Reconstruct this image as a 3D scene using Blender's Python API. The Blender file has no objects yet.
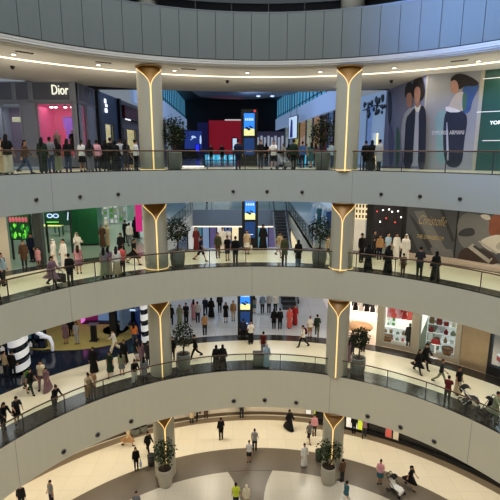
import bpy, math, random
from mathutils import Vector, Matrix
random.seed(11)
SC = bpy.context.scene
COL = SC.collection
R = math.radians
pi = math.pi
# ------------------------------------------------------------------ camera
F = 457.7; PITCH = .213; CAMZ = 19.1
cp, sp = math.cos(PITCH), math.sin(PITCH)
cam = bpy.data.objects.new('camera', bpy.data.cameras.new('camera'))
COL.objects.link(cam)
cam.data.lens = F / 500 * 36; cam.data.sensor_width = 36; cam.data.clip_end = 400; cam.data.clip_start = .2
cam.matrix_world = Matrix.Translation((0, 0, CAMZ)) @ Matrix.Rotation(pi/2 - PITCH, 4, 'X') @ Matrix.Rotation(.002, 4, 'Z')
SC.camera = cam

def ray(u, v):
    x, y = (u-250)/F, (250-v)/F
    return Vector((x, cp + y*sp, -sp + y*cp))
def at(u, v, z):
    d = ray(u, v); t = (z-CAMZ)/d.z
    return Vector((d.x*t, d.y*t, z))
def at_y(u, v, Y):
    d = ray(u, v); t = Y/d.y
    return Vector((d.x*t, Y, CAMZ+d.z*t))
# ------------------------------------------------------------------ the oval atrium
CX, CY, RA, RB = .63, 11.3, 12.65, 13.26
def rp(t, o, z=0.):
    return Vector((CX+(RA+o)*math.sin(t), CY+(RB+o)*math.cos(t), z))
def offset_of(x, y):
    lo, hi = -10., 60.
    for _ in range(50):
        m = (lo+hi)/2
        if ((x-CX)/(RA+m))**2+((y-CY)/(RB+m))**2 > 1: lo = m
        else: hi = m
    return lo
def ang_of(x, y, o=0.):
    return math.atan2((x-CX)/(RA+o), (y-CY)/(RB+o))
def at_off(u, z, o):
    lo, hi = CY, 70.
    for _ in range(50):
        Y = (lo+hi)/2; X = (u-250)/F*(Y*cp-(z-CAMZ)*sp)
        if ((X-CX)/(RA+o))**2+((Y-CY)/(RB+o))**2 > 1: hi = Y
        else: lo = Y
    return Vector((X, Y, z))
def ang_u(u, z, o):
    p = at_off(u, z, o); return ang_of(p.x, p.y, o)
def on_fascia(u, v):
    d = ray(u, v); lo, hi = 12., 60.
    for _ in range(50):
        t = (lo+hi)/2
        if ((d.x*t-CX)/RA)**2+((d.y*t-CY)/RB)**2 > 1: hi = t
        else: lo = t
    return Vector((d.x*t, d.y*t, CAMZ+d.z*t))
ZG, ZD, ZC, ZB = 0., 6.62, 12.83, 18.1          # floors
SD, SCB, SB, SA, SP_ = 4.27, 11.16, 16.46, 23.22, 23.63      # undersides of the slabs
ZA = 25.82
LV = {'G': ZG, 'D': ZD, 'C': ZC, 'B': ZB}
# ------------------------------------------------------------------ materials
def lin(c):
    return tuple(((x/255)/12.92 if x/255 <= .04045 else ((x/255+.055)/1.055)**2.4) for x in c)
MATS = {}
def mat(name, c=(128,128,128), rough=.5, metal=0., emit=0., var=.05, scale=5., ecol=None, spec=.5):
    if name in MATS: return MATS[name]
    m = bpy.data.materials.new(name); m.use_nodes = True
    nt = m.node_tree; b = nt.nodes['Principled BSDF']
    L = lin(c)
    if var > 0:
        tc = nt.nodes.new('ShaderNodeTexCoord'); nz = nt.nodes.new('ShaderNodeTexNoise')
        nz.inputs['Scale'].default_value = scale; nz.inputs['Detail'].default_value = 3
        mx = nt.nodes.new('ShaderNodeMix'); mx.data_type = 'RGBA'
        mx.inputs[6].default_value = tuple(max(0, x*(1-var)) for x in L)+(1,)
        mx.inputs[7].default_value = tuple(min(1, x*(1+var)) for x in L)+(1,)
        nt.links.new(tc.outputs['Object'], nz.inputs['Vector'])
        nt.links.new(nz.outputs['Fac'], mx.inputs[0])
        nt.links.new(mx.outputs[2], b.inputs['Base Color'])
    else:
        b.inputs['Base Color'].default_value = L+(1,)
    b.inputs['Roughness'].default_value = rough; b.inputs['Metallic'].default_value = metal
    b.inputs['Specular IOR Level'].default_value = spec
    if emit:
        b.inputs['Emission Color'].default_value = lin(ecol or c)+(1,)
        b.inputs['Emission Strength'].default_value = emit
    MATS[name] = m
    return m
def glass_mat(name, tint, gl=.12, rough=.03):
    m = bpy.data.materials.new(name); m.use_nodes = True
    nt = m.node_tree; nt.nodes.remove(nt.nodes['Principled BSDF'])
    tr = nt.nodes.new('ShaderNodeBsdfTransparent'); tr.inputs[0].default_value = lin(tint)+(1,)
    g = nt.nodes.new('ShaderNodeBsdfGlossy'); g.inputs['Roughness'].default_value = rough
    lw = nt.nodes.new('ShaderNodeLayerWeight'); lw.inputs[0].default_value = .5
    pw = nt.nodes.new('ShaderNodeMath'); pw.operation = 'POWER'; pw.inputs[1].default_value = 4
    ma = nt.nodes.new('ShaderNodeMath'); ma.operation = 'MULTIPLY_ADD'; ma.inputs[1].default_value = .55; ma.inputs[2].default_value = gl*.3
    nt.links.new(lw.outputs['Facing'], pw.inputs[0]); nt.links.new(pw.outputs[0], ma.inputs[0])
    mx = nt.nodes.new('ShaderNodeMixShader')
    nt.links.new(ma.outputs[0], mx.inputs[0])
    nt.links.new(tr.outputs[0], mx.inputs[1]); nt.links.new(g.outputs[0], mx.inputs[2])
    nt.links.new(mx.outputs[0], nt.nodes['Material Output'].inputs[0])
    MATS[name] = m
    return m
def tile_mat(name, c, line, size, rough=.25, var=.05, mortar=.012):
    m = bpy.data.materials.new(name); m.use_nodes = True
    nt = m.node_tree; b = nt.nodes['Principled BSDF']; b.inputs['Roughness'].default_value = rough
    tc = nt.nodes.new('ShaderNodeTexCoord'); br = nt.nodes.new('ShaderNodeTexBrick')
    br.offset = 0; br.inputs['Scale'].default_value = 1
    br.inputs['Brick Width'].default_value = size; br.inputs['Row Height'].default_value = size
    br.inputs['Mortar Size'].default_value = mortar; br.inputs['Mortar Smooth'].default_value = .3
    L = lin(c)
    br.inputs['Color1'].default_value = tuple(x*(1-var) for x in L)+(1,)
    br.inputs['Color2'].default_value = tuple(min(1, x*(1+var)) for x in L)+(1,)
    br.inputs['Mortar'].default_value = lin(line)+(1,)
    nt.links.new(tc.outputs['Object'], br.inputs['Vector']); nt.links.new(br.outputs['Color'], b.inputs['Base Color'])
    MATS[name] = m
    return m
# ------------------------------------------------------------------ mesh builder
class MB:
    def __init__(s): s.v = []; s.f = []; s.m = []; s.k = 0
    def mi(s, k): s.k = k; return s
    def add(s, vs, fs):
        n = len(s.v); s.v += [tuple(p) for p in vs]
        for f in fs: s.f.append([n+i for i in f]); s.m.append(s.k)
        return s
    def box(s, c, d, rz=0., M=None):
        x, y, z = d[0]/2, d[1]/2, d[2]/2
        vs = [Vector((a*x, b*y, e*z)) for a in (-1,1) for b in (-1,1) for e in (-1,1)]
        if rz: vs = [Matrix.Rotation(rz, 3, 'Z') @ q for q in vs]
        if M: vs = [M @ q for q in vs]
        return s.add([q+Vector(c) for q in vs], [(0,1,3,2),(4,6,7,5),(0,4,5,1),(2,3,7,6),(0,2,6,4),(1,5,7,3)])
    def span(s, a, b):
        return s.box([(i+j)/2 for i, j in zip(a, b)], [abs(j-i) for i, j in zip(a, b)])
    def bar(s, p, q, w, h):
        """a box-section bar from p to q"""
        p, q = Vector(p), Vector(q); d = (q-p)
        M = d.to_track_quat('Y', 'Z').to_matrix()
        return s.box((p+q)/2, (w, d.length, h), M=M)
    def tube(s, pts, r, n=8, closed=False):
        pts = [Vector(p) for p in pts]; N = len(pts)
        rr = r if isinstance(r, (list, tuple)) else [r]*N
        vs = []; up = None
        for i, p in enumerate(pts):
            a = pts[(i-1) % N] if (closed or i > 0) else p
            b = pts[(i+1) % N] if (closed or i < N-1) else p
            d = (b-a).normalized()
            if up is None:
                up = Vector((0,0,1)) if abs(d.z) < .9 else Vector((0,1,0))
            e1 = d.cross(up)
            if e1.length < 1e-4: e1 = d.cross(Vector((1,0,0)))
            e1.normalize(); e2 = e1.cross(d)
            up = e2
            vs += [p+e1*rr[i]*math.cos(2*pi*k/n)+e2*rr[i]*math.sin(2*pi*k/n) for k in range(n)]
        fs = []
        for i in range(N if closed else N-1):
            j = (i+1) % N
            for k in range(n): fs.append((i*n+k, i*n+(k+1) % n, j*n+(k+1) % n, j*n+k))
        if not closed:
            fs.append(tuple(range(n-1, -1, -1))); fs.append(tuple((N-1)*n+k for k in range(n)))
        return s.add(vs, fs)
    def loft(s, rings, n=14, M=None):
        """rings (z, rx, ry, [cx, cy]) bottom to top"""
        vs = []
        for r in rings:
            z, rx, ry = r[:3]; cx, cy = (r[3], r[4]) if len(r) > 3 else (0, 0)
            for k in range(n):
                p = Vector((cx+rx*math.cos(2*pi*k/n), cy+ry*math.sin(2*pi*k/n), z))
                vs.append(M @ p if M else p)
        fs = []
        for i in range(len(rings)-1):
            for k in range(n): fs.append((i*n+k, i*n+(k+1) % n, (i+1)*n+(k+1) % n, (i+1)*n+k))
        fs.append(tuple(range(n-1, -1, -1))); fs.append(tuple((len(rings)-1)*n+k for k in range(n)))
        return s.add(vs, fs)
    def ball(s, c, rx, ry=None, rz=None, n=10):
        ry = ry or rx; rz = rz or rx; h = n//2+1
        return s.loft([(c[2]-rz*math.cos(pi*(i+.12)/(h+.24)), rx*math.sin(pi*(i+.12)/(h+.24)), ry*math.sin(pi*(i+.12)/(h+.24)), c[0], c[1]) for i in range(h+1)], n)
    def poly(s, pts): return s.add(pts, [tuple(range(len(pts)))])
    def slab(s, t0, t1, o0, o1, z0, z1, n=None):
        """curved block of the oval ring"""
        n = n or max(2, int(abs(t1-t0)/R(2.5))+1)
        full = abs(abs(t1-t0)-2*pi) < 1e-6
        vs = []
        for i in range(n+(0 if full else 1)):
            t = t0+(t1-t0)*i/n
            vs += [rp(t,o0,z0), rp(t,o1,z0), rp(t,o1,z1), rp(t,o0,z1)]
        N = len(vs)//4; fs = []
        for i in range(N if full else N-1):
            j = (i+1) % N
            for k in range(4):
                fs.append((i*4+k, i*4+(k+1) % 4, j*4+(k+1) % 4, j*4+k))
        if not full: fs += [(3,2,1,0), tuple((N-1)*4+k for k in range(4))]
        return s.add(vs, fs)
    def mesh(s, name, mats, smooth=False):
        me = bpy.data.meshes.new(name); me.from_pydata(s.v, [], s.f)
        for m in (mats if isinstance(mats, (list, tuple)) else [mats]): me.materials.append(m)
        if any(s.m): me.polygons.foreach_set('material_index', s.m)
        if smooth: me.polygons.foreach_set('use_smooth', [True]*len(s.f))
        me.update()
        return me
    def build(s, name, mats, parent=None, smooth=False, loc=None, rz=0., fix=True):
        me = s.mesh(name, mats, smooth)
        if fix:
            import bmesh
            b = bmesh.new(); b.from_mesh(me); bmesh.ops.recalc_face_normals(b, faces=b.faces); b.to_mesh(me); b.free()
        return link(name, me, parent, loc, rz)
def link(name, data, parent=None, loc=None, rz=0.):
    o = bpy.data.objects.new(name, data); COL.objects.link(o)
    if parent: o.parent = parent
    if loc is not None: o.location = loc
    o.rotation_euler = (0, 0, rz)
    return o
def tag(o, label, cat, group=None):
    o['label'] = label; o['category'] = cat
    if group: o['group'] = group
    return o
def struct(o, label=None, cat=None):
    o['kind'] = 'structure'
    if label: o['label'] = label
    if cat: o['category'] = cat
    return o
def thing(name, label, cat, loc=(0,0,0), rz=0., group=None):
    return tag(link(name, None, None, loc, rz), label, cat, group)
def text(name, body, size, m, parent=None, loc=(0,0,0), rot=(pi/2,0,0), shear=0., ext=.015, sx=1., align='LEFT', space=1., bold=0.):
    cu = bpy.data.curves.new(name, 'FONT'); cu.body = body; cu.size = size; cu.extrude = ext; cu.shear = shear
    cu.align_x = align; cu.space_character = space; cu.resolution_u = 3; cu.offset = bold
    t = bpy.data.objects.new(name, cu); COL.objects.link(t)
    bpy.context.view_layer.update()
    me = bpy.data.meshes.new_from_object(t.evaluated_get(bpy.context.evaluated_depsgraph_get()))
    bpy.data.objects.remove(t); me.materials.clear(); me.materials.append(m)
    o = link(name, me, parent, loc); o.rotation_euler = rot; o.scale = (sx, 1, 1)
    return o
class Plane:
    """an upright flat surface from P0 to P1; local x runs along it, local -y looks out"""
    def __init__(s, p0, p1, z0):
        s.p = Vector((p0[0], p0[1], z0)); d = Vector((p1[0]-p0[0], p1[1]-p0[1], 0)); s.w = d.length
        s.rz = math.atan2(d.y, d.x); s.ex = d.normalized(); s.n = Vector((-s.ex.y, s.ex.x, 0)); s.z0 = z0
    def px(s, u, v):
        d = ray(u, v); c = Vector((0, 0, CAMZ)); t = (s.p-c).dot(s.n)/d.dot(s.n)
        q = c+d*t-s.p
        return (q.dot(s.ex), q.z)
    def xu(s, u, z=None):
        z = s.z0+2 if z is None else z
        a = (u-250)/F; b = a*(-(z-CAMZ)*sp); k = a*cp     # X = k*Y + b on the pixel column
        den = s.ex.x-k*s.ex.y
        return (k*s.p.y+b-s.p.x)/den
    def w3(s, x, z, y=0.):
        return s.p+s.ex*x+s.n*y+Vector((0, 0, z))
def light(name, kind, loc, energy, color=(255,255,255), size=1., rot=(0,0,0), sy=None, spread=None, angle=None):
    L = bpy.data.lights.new(name, kind); L.energy = energy; L.color = lin(color)
    if kind == 'AREA':
        L.size = size
        if sy: L.shape = 'RECTANGLE'; L.size_y = sy
        if spread: L.spread = spread
    elif kind == 'SPOT':
        L.spot_size = angle or R(90); L.spot_blend = .6; L.shadow_soft_size = size
    else: L.shadow_soft_size = size
    o = bpy.data.objects.new(name, L); COL.objects.link(o); o.location = loc; o.rotation_euler = rot
    return o
# ================================================================== materials of the shell
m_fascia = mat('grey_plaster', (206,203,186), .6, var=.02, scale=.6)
m_fascia_hi = mat('plaster_shade_tint', (176,181,176), .6, var=.02, scale=.6)  # same plaster, darker and cooler: weaker floor bounce put into the colour
m_fascia_lo = mat('plaster_bounce_tint', (222,216,195), .6, var=.02, scale=.6)  # same plaster, paler and warmer: light bounced off the floors put into the colour
m_panel = mat('grey_metal_panel', (110,116,112), .42, .1, var=.03, scale=.5)
m_soffit = mat('beige_ceiling', (218,214,206), .7, var=.02, scale=.4)
m_black = mat('black_gap', (10,10,11), .6)
m_pale = tile_mat('pale_marble_tiles', (236,228,200), (222,214,186), 1.2, .22, .012, .008)
m_ground = tile_mat('cream_floor_tiles', (224,214,192), (205,194,170), 1.2, .25, .02, .01)
m_white = tile_mat('white_polished_tiles', (205,208,212), (170,174,180), 2.4, .12, .03, .02)
m_border = mat('dark_stone_border', (52,48,44), .22, var=.35, scale=3)
m_taupe = mat('taupe_stone', (102,91,77), .35, var=.06, scale=2)
m_navy = tile_mat('navy_stone', (32,40,54), (24,28,38), 1.5, .12, .15)
m_dark = mat('dark_wall', (26,26,30), .5)
m_wallw = mat('warm_white_wall', (214,204,186), .6, var=.03)
m_rail = mat('bronze_handrail', (88,64,48), .3, .6)
m_post = mat('grey_steel_post', (58,56,54), .45, .3)
m_glass = glass_mat('balustrade_glass', (240,244,240), .12)
m_glass2 = glass_mat('shop_glass', (222,230,232), .10)
m_stone = mat('column_stone', (182,178,160), .45, var=.04, scale=1.2)
m_bronze = mat('bronze_panel', (152,108,50), .42, .25, var=.12, scale=2)
m_strip = mat('warm_light_strip', (255,226,160), .5, emit=.95, var=0, ecol=(255,208,130))
m_cove = mat('cove_light', (255,244,215), .5, emit=2.2, var=0, ecol=(255,240,205))
m_lamp = mat('downlight_lens', (255,248,235), .5, emit=5, var=0)
m_steel = mat('brushed_steel', (150,150,150), .35, .8)
FULL = (-pi, pi)
# ================================================================== floors
def floor(name, label, *parts, m):
    b = MB()
    for p in parts: b.slab(*p)
    return struct(b.build(name, m), label)
TW0, TW1 = R(-22.7), R(11.5)     # the well of the concourse on the second level
# ground floor
b = MB(); b.slab(*FULL, -.02, 2.15, -.3, ZG); struct(b.build('floor_ground_band', m_taupe))
b = MB(); b.slab(*FULL, 2.15, 13, -.3, ZG); struct(b.build('floor_ground_ring', m_ground))
b = MB(); b.slab(R(-80), R(13), 5.35, 5.9, ZG, ZG+.012); b.slab(R(13), R(80), 4.75, 5.3, ZG, ZG+.012); struct(b.build('trim_ground_border', mat('brown_border', (120,104,84), .4, var=.08)))
# centre disc: pale sectors between dark spokes
b = MB(); N = 96
b.poly([rp(-pi+2*pi*i/N, -.02, -.012) for i in range(N)]); struct(b.build('floor_ground_spokes', m_taupe))
b = MB()
def half(r):      # half angle of a spoke at radius fraction r: it flares towards the rim
    return .052+.02*max(0, (r-.6)/.4)+.036*max(0, (r-.82)/.18)**1.6
def sector(t0, t1):
    n = 24; a, c = t0+half(1), t1-half(1)
    top = [rp(a+(c-a)*i/n, -.02, 0) for i in range(n+1)]
    rs = [1-.05*i for i in range(1, 18)]
    pt = lambda t, r: Vector((CX+RA*r*math.sin(t), CY+RB*r*math.cos(t), 0))
    b.poly(top+[pt(t1-half(r), r) for r in rs]+[pt(t0+half(r), r) for r in reversed(rs)])
k0 = R(-2.7)
for k in range(6): sector(k0+k*pi/3, k0+(k+1)*pi/3)
struct(b.build('floor_ground_disc', tile_mat('cream_disc_tiles', (202,192,172), (184,174,152), 1.2, .3, .02, .01), fix=False))
for p in bpy.data.objects['floor_ground_disc'].data.polygons:
    if p.normal.z < 0: p.flip()
# the three balcony floors
def ringfloor(lv, bottom, oin, oout, border, cut, ext):
    z = LV[lv]; nm = {'D': 'first', 'C': 'second', 'B': 'third'}[lv]
    b = MB(); b.slab(*FULL, .12, border, z-.3, z); struct(b.build('floor_%s_edge' % nm, m_border))
    b = MB(); b.slab(*FULL, border, oin, z-.3, z); struct(b.build('floor_%s_walkway' % nm, m_pale))
    b = MB(); b.slab(*FULL, oin, oout, z-.3, z+.004); struct(b.build('floor_%s_border' % nm, m_border))
    if bottom:
        b = MB()
        if cut: b.slab(cut[1], cut[0]+2*pi, .12, ext, bottom, bottom+.1); b.slab(cut[0], cut[1], .12, oout, bottom, bottom+.1)
        else: b.slab(*FULL, .12, ext, bottom, bottom+.1)
        struct(b.build('ceiling_under_%s' % nm, m_soffit))
ringfloor('D', SD, 4.35, 5.3, 1.35, None, 13)
ringfloor('C', SCB, 4.35, 5.3, 1.1, (TW0, TW1), 13)
ringfloor('B', SB, 5.6, 6.2, .9, (TW0, TW1), 13)
# fascias: a smooth curved band round the void on each level
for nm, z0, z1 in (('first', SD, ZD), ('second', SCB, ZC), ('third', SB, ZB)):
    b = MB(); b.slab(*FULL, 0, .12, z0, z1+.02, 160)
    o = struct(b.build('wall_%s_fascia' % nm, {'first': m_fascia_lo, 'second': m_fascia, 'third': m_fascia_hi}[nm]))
    b = MB(); b.slab(*FULL, .0, .14, z1+.02, z1+.06, 160); struct(b.build('trim_%s_glazing_channel' % nm, m_border))
    # hairline joints in the plaster
    b = MB()
    us = {'first': (18, 330, 470), 'second': (71, 252), 'third': (52, 352)}[nm]
    for u in us:
        t = ang_u(u, (z0+z1)/2, 0); b.slab(t-.0006, t+.0006, -.003, .0, z0, z1, 2)
    struct(b.build('trim_%s_plaster_joint' % nm, mat('joint_grey', (120,117,110), .7)))
# inner faces so that nothing floats and no light leaks round the back of the hall
b = MB()
for z0, z1 in ((0, SD), (ZD, SCB), (ZC, SB), (ZB, SA)):
    b.slab(R(72), R(288), 6.2, 6.4, z0, z1)
struct(b.build('wall_back', m_wallw))
# ================================================================== top storey: metal parapet and lit ceiling
oA = .23
b = MB(); b.slab(*FULL, oA+.06, oA+.1, SP_-.05, ZA-.02, 144); struct(b.build('wall_parapet_backing', m_black))
b = MB(); NP = 90; ph = ang_u(251, (SP_+ZA)/2, oA)
for k in range(NP):
    t = ph+2*pi*k/NP; b.slab(t+.0009, t+2*pi/NP-.0009, oA, oA+.05, SP_, ZA, 3)
struct(b.build('wall_parapet_panels', m_panel))
b = MB()
for i in range(6):
    a0, a1 = pi/2*i/6, pi/2*(i+1)/6; hh = SP_-SA-.03
    b.slab(*FULL, oA+.04+.5*(1-math.cos(a0)), oA+.62, SP_-.03-hh*math.sin(a1), SP_-.03-hh*math.sin(a0), 144)
struct(b.build('trim_parapet_foot', m_soffit))
b = MB(); b.slab(*FULL, oA-.01, oA+.2, ZA, ZA+.05, 144); struct(b.build('trim_parapet_cap', mat('cap_metal', (120,126,128), .35, .4)))
b = MB(); b.slab(*FULL, oA+.6, 2.88, SA, SA+.15, 120); b.slab(*FULL, 3.22, 9.8, SA, SA+.15, 120); struct(b.build('ceiling_third', m_soffit))
b = MB(); b.slab(*FULL, 2.88, 3.22, SA+.12, SA+.15, 120); struct(b.build('ceiling_cove_back', m_soffit))
b = MB(); b.slab(*FULL, 2.9, 3.2, SA+.0, SA+.04, 120)
cv = tag(b.build('cove_light', m_cove), 'continuous curved warm light strip recessed in the top storey ceiling', 'light strip')
# floor, dark wall and roof edge above the parapet
b = MB(); b.slab(*FULL, oA+.2, 6, ZA-.6, ZA-.5, 90); struct(b.build('floor_fourth', m_border))
b = MB(); b.slab(*FULL, 4.5, 4.7, ZA-.5, 33, 90); struct(b.build('wall_fourth_dark', m_black))
b = MB(); b.slab(*FULL, 0.3, 4.6, 29.6, 29.8, 90); struct(b.build('ceiling_fourth', m_dark))
b = MB(); b.slab(*FULL, 2.2, 2.3, ZA-.5, ZA+.42, 90); struct(b.build('wall_fourth_lower_band', mat('dark_grey_band', (34,36,38), .5)))
b = MB(); b.slab(*FULL, 2.2, 2.3, ZA+1.0, 28, 90); struct(b.build('wall_fourth_upper_band', mat('dim_grey_band', (58,62,64), .5)))
# ================================================================== glass balustrades
def balustrade(z, zt, phase_u, label, n=40, o=.02, h=1.0, mg=None):
    t_ = thing('glass_balustrade', label, 'balustrade', rp(0, 0, z))
    org = rp(0, 0, z)
    ph = ang_u(phase_u, z+.5, o+.05)
    b = MB(); b.tube([rp(2*pi*i/160, o+.06, z+h)-org for i in range(160)], .036, 8, True); b.build('handrail', m_rail, t_, True)
    for k in range(n):
        t0 = ph+2*pi*k/n; t1 = t0+2*pi/n
        b = MB(); b.slab(t0+.004, t1-.004, o+.05, o+.064, zt+.06, z+h-.05, 5)
        b.v = [tuple(Vector(q)-org) for q in b.v]; b.build('glass_panel', mg or m_glass, t_)
        p = rp(t0, o+.06, 0)-Vector((org.x, org.y, 0)); q = rp(t0, o+.1, 0)-Vector((org.x, org.y, 0))
        b = MB(); b.box((p.x, p.y, (zt+.02+z+h)/2-z), (.05, .03, h-.02+z-zt), -t0); b.build('post', m_post, t_)
balustrade(ZD, ZD, 426, 'glass balustrade with bronze handrail round the lowest of the three balconies')
balustrade(ZC, ZC, 436.5, 'glass balustrade with bronze handrail round the middle balcony under the grey silverware hoarding')
balustrade(ZB, ZB, 445.6, 'glass balustrade with dark handrail round the top balcony in front of the fashion hoardings')
# slim posts on the parapet
for k, u in enumerate((195, 231, 268, 304)):
    p = at_off(u, ZA, oA+.4)
    b = MB(); b.box((0,0,.35), (.035,.035,.7)); b.box((0,0,.01), (.1,.1,.02))
    tag(b.build('guard_post', m_post, loc=(p.x, p.y, ZA+.0)), ['slim steel guard post on the metal parapet, first of four from the left end','slim steel guard post on the metal parapet, second of four from the left end','slim steel guard post on the metal parapet, third of four from the left end','slim steel guard post on the metal parapet, last of four counted from the left end'][k], 'post', 'guard posts on the parapet')
# ================================================================== columns
YCOL = 24.3
COLX = (-5.09, 4.97)
rc = .62
def column(x, y, z0, z1, label, plain=False):
    t_ = link('column', None, None, (x, y, z0)); struct(t_, label)
    H = z1-z0
    face = math.atan2(CY-y-6, CX-x)      # faces the middle of the void
    if plain:
        b = MB(); b.loft([(0, rc, rc), (H, rc, rc)], 32); b.build('shaft', m_stone, t_, True); return
    top = .85; rim = .14
    def w(z):
        d = H-z
        if d < rim: return R(80)
        s_ = min(1, (d-rim)/(top+.3-rim))
        return R(1.5)+R(78.5)*(1-s_)**2.6       # sweeps in like a goblet, then runs down as a slot
    zs = [0, .1, H*.3, H*.6] + [H-top-.3+ (top+.3)*i/22 for i in range(23)]
    zs = sorted(set(round(z, 4) for z in zs if 0 <= z <= H-rim)) + [H-rim]
    b = MB(); na = 30; vs = []
    for z in zs:
        a0 = w(z)
        for i in range(na+1):
            a = face+a0+(2*pi-2*a0)*i/na
            vs.append((rc*math.cos(a), rc*math.sin(a), z))
    fs = []
    for j in range(len(zs)-1):
        for i in range(na): fs.append((j*(na+1)+i, j*(na+1)+i+1, (j+1)*(na+1)+i+1, (j+1)*(na+1)+i))
    b.add(vs, fs); b.build('cladding', m_stone, t_, True)
    b = MB(); b.loft([(.0, rc-.05, rc-.05), (H, rc-.05, rc-.05)], 32); b.build('bronze_core', m_bronze, t_, True)
    b = MB(); b.loft([(H-.06, rc+.03, rc+.03), (H, rc+.03, rc+.03)], 32); b.build('bronze_collar', m_bronze, t_, True)
    b = MB()
    for s_ in (1, -1):
        pts = [((rc-.005)*math.cos(face+s_*w(z)), (rc-.005)*math.sin(face+s_*w(z)), z) for z in zs]
        b.tube(pts, .02, 6)
    b.build('light_strip', m_strip, t_, True)
    if z0 > ZD+1:
      b = MB(); b.tube([((rc+.01)*math.cos(2*pi*i/40), (rc+.01)*math.sin(2*pi*i/40), .05) for i in range(40)], .022, 6, True)
      b.build('base_light_ring', m_strip, t_, True)
side = ('left', 'right')
for lv, z0, z1 in (('ground floor', ZG, SD), ('lowest balcony', ZD, SCB), ('middle balcony', ZC, SB), ('top balcony', ZB, SA)):
    for i in (0, 1):
        column(COLX[i], YCOL, z0, z1, 'stone clad column with a lit bronze split on the %s, %s one of the pair' % (lv, side[i]))
for i in (0, 1):
    column(COLX[i]*1.08, YCOL+1.9, ZA-.5, 29.6, 'plain grey column above the metal parapet, %s one' % side[i], True)
# columns on the near side of the void, behind the viewer
for (x, y) in ((-11.6, 3.2), (12.9, 3.2)):
    for z0, z1 in ((ZG, SD), (ZD, SCB), (ZC, SB), (ZB, SA)):
        t = ang_of(x, y); p = rp(t, .8)
        column(p.x, p.y, z0, z1, None)
# ================================================================== recessed nozzles in the fascias
m_nz = mat('nozzle_rim', (120,116,108), .4, .4); m_nzd = mat('nozzle_dark', (14,13,13), .4)
def nozzle(u, v, label, r, group):
    p = on_fascia(u, v); t = ang_of(p.x, p.y); d = rp(t, -1)-rp(t, 0); d.normalize()
    rz = math.atan2(d.y, d.x)+pi/2
    o = thing('air_nozzle', label, 'air nozzle', (p.x, p.y, p.z), rz, group)
    b = MB(); n = 16; ring = []
    for (rr, yy) in ((r*1.45, .0), (r*1.4, -.02), (r*1.05, -.05), (r*.95, -.03), (r*.95, .0)):
        ring.append([(rr*math.cos(2*pi*k/n), yy, rr*math.sin(2*pi*k/n)) for k in range(n)])
    for a in range(len(ring)-1):
        b.add(ring[a]+ring[a+1], [(k, (k+1) % n, n+(k+1) % n, n+k) for k in range(n)])
    b.build('rim', m_nz, o, True)
    b = MB(); b.ball((0, -.02, 0), r*.95, r*.45, r*.95, 12); b.build('ball_jet', m_nzd, o, True)
nums = ('first', 'second', 'third', 'fourth', 'fifth', 'sixth', 'seventh', 'eighth', 'ninth')
for k, (u, v) in enumerate(((36,200),(80,197),(118,194.5),(233,191.5),(267,191.5),(302,192),(381,194),(420,196),(460,198.5))):
    nozzle(u, v, 'small dark air nozzle in the uppermost grey fascia, %s of nine from the left' % nums[k], .07, 'nozzles along the uppermost fascia')
for k, (u, v) in enumerate(((64,452),(98,435),(131.5,421.5),(234,401),(265,400),(296.5,402.5),(368,416),(401,427),(434.5,441))):
    nozzle(u, v, 'round dark air nozzle in the lowest beige fascia, %s of nine from the left' % nums[k], .095, 'nozzles along the lowest fascia')
# ================================================================== ceiling downlights and slots
for k, (u, v) in enumerate(((13,54),(98,64.5),(174,70),(247,72),(320,71),(394,67),(478,60))):
    p = at(u, v, SA)
    o = thing('downlight', 'small round recessed ceiling spotlight near the light strip, %s of seven from the left' % nums[k], 'spotlight', (p.x, p.y, SA), 0, 'spotlights in the curved ceiling')
    b = MB(); b.loft([(-.04, .13, .13), (0, .16, .16)], 18); b.build('trim_ring', mat('lamp_trim', (225,220,210), .4), o, True)
    b = MB(); b.loft([(-.05, .09, .09), (-.035, .09, .09)], 16); b.build('lens', m_lamp, o)
    light('downlight_beam', 'SPOT', (p.x, p.y, SA-.12), 40, (255,236,205), .06, angle=R(110))
for k, (u, v) in enumerate(((24,52.5),(103,62.5),(188,69),(459,60))):
    p = at(u, v, SA); t = ang_of(p.x, p.y)
    b = MB(); b.box((0,0,-.015), (.75,.1,.03)); 
    for j in range(5): b.box((-.3+.15*j, 0, -.035), (.02,.1,.02))
    tag(b.build('ceiling_vent', mat('vent_dark', (70,64,58), .6), loc=(p.x,p.y,SA), rz=-t), 'dark slot vent in the curved ceiling, %s of four from the left' % nums[k], 'vent', 'slot vents in the curved ceiling')
for (u, v, l) in ((227,80.5,'black dome camera hanging from the ceiling above the central concourse'),(12,66.5,'small dark dome camera on the ceiling above the grey boutique corner'),(391,80,'small dark sensor on the ceiling above the two-figure hoarding')):
    p = at(u, v, SA)
    o = thing('ceiling_camera', l, 'camera', (p.x, p.y, SA))
    b = MB(); b.loft([(-.08,.1,.1),(0,.11,.11)], 16); b.build('base', m_dark, o, True)
    b = MB(); b.ball((0,0,-.1), .085, .085, .07, 12); b.build('dome', m_nzd, o, True)
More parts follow.
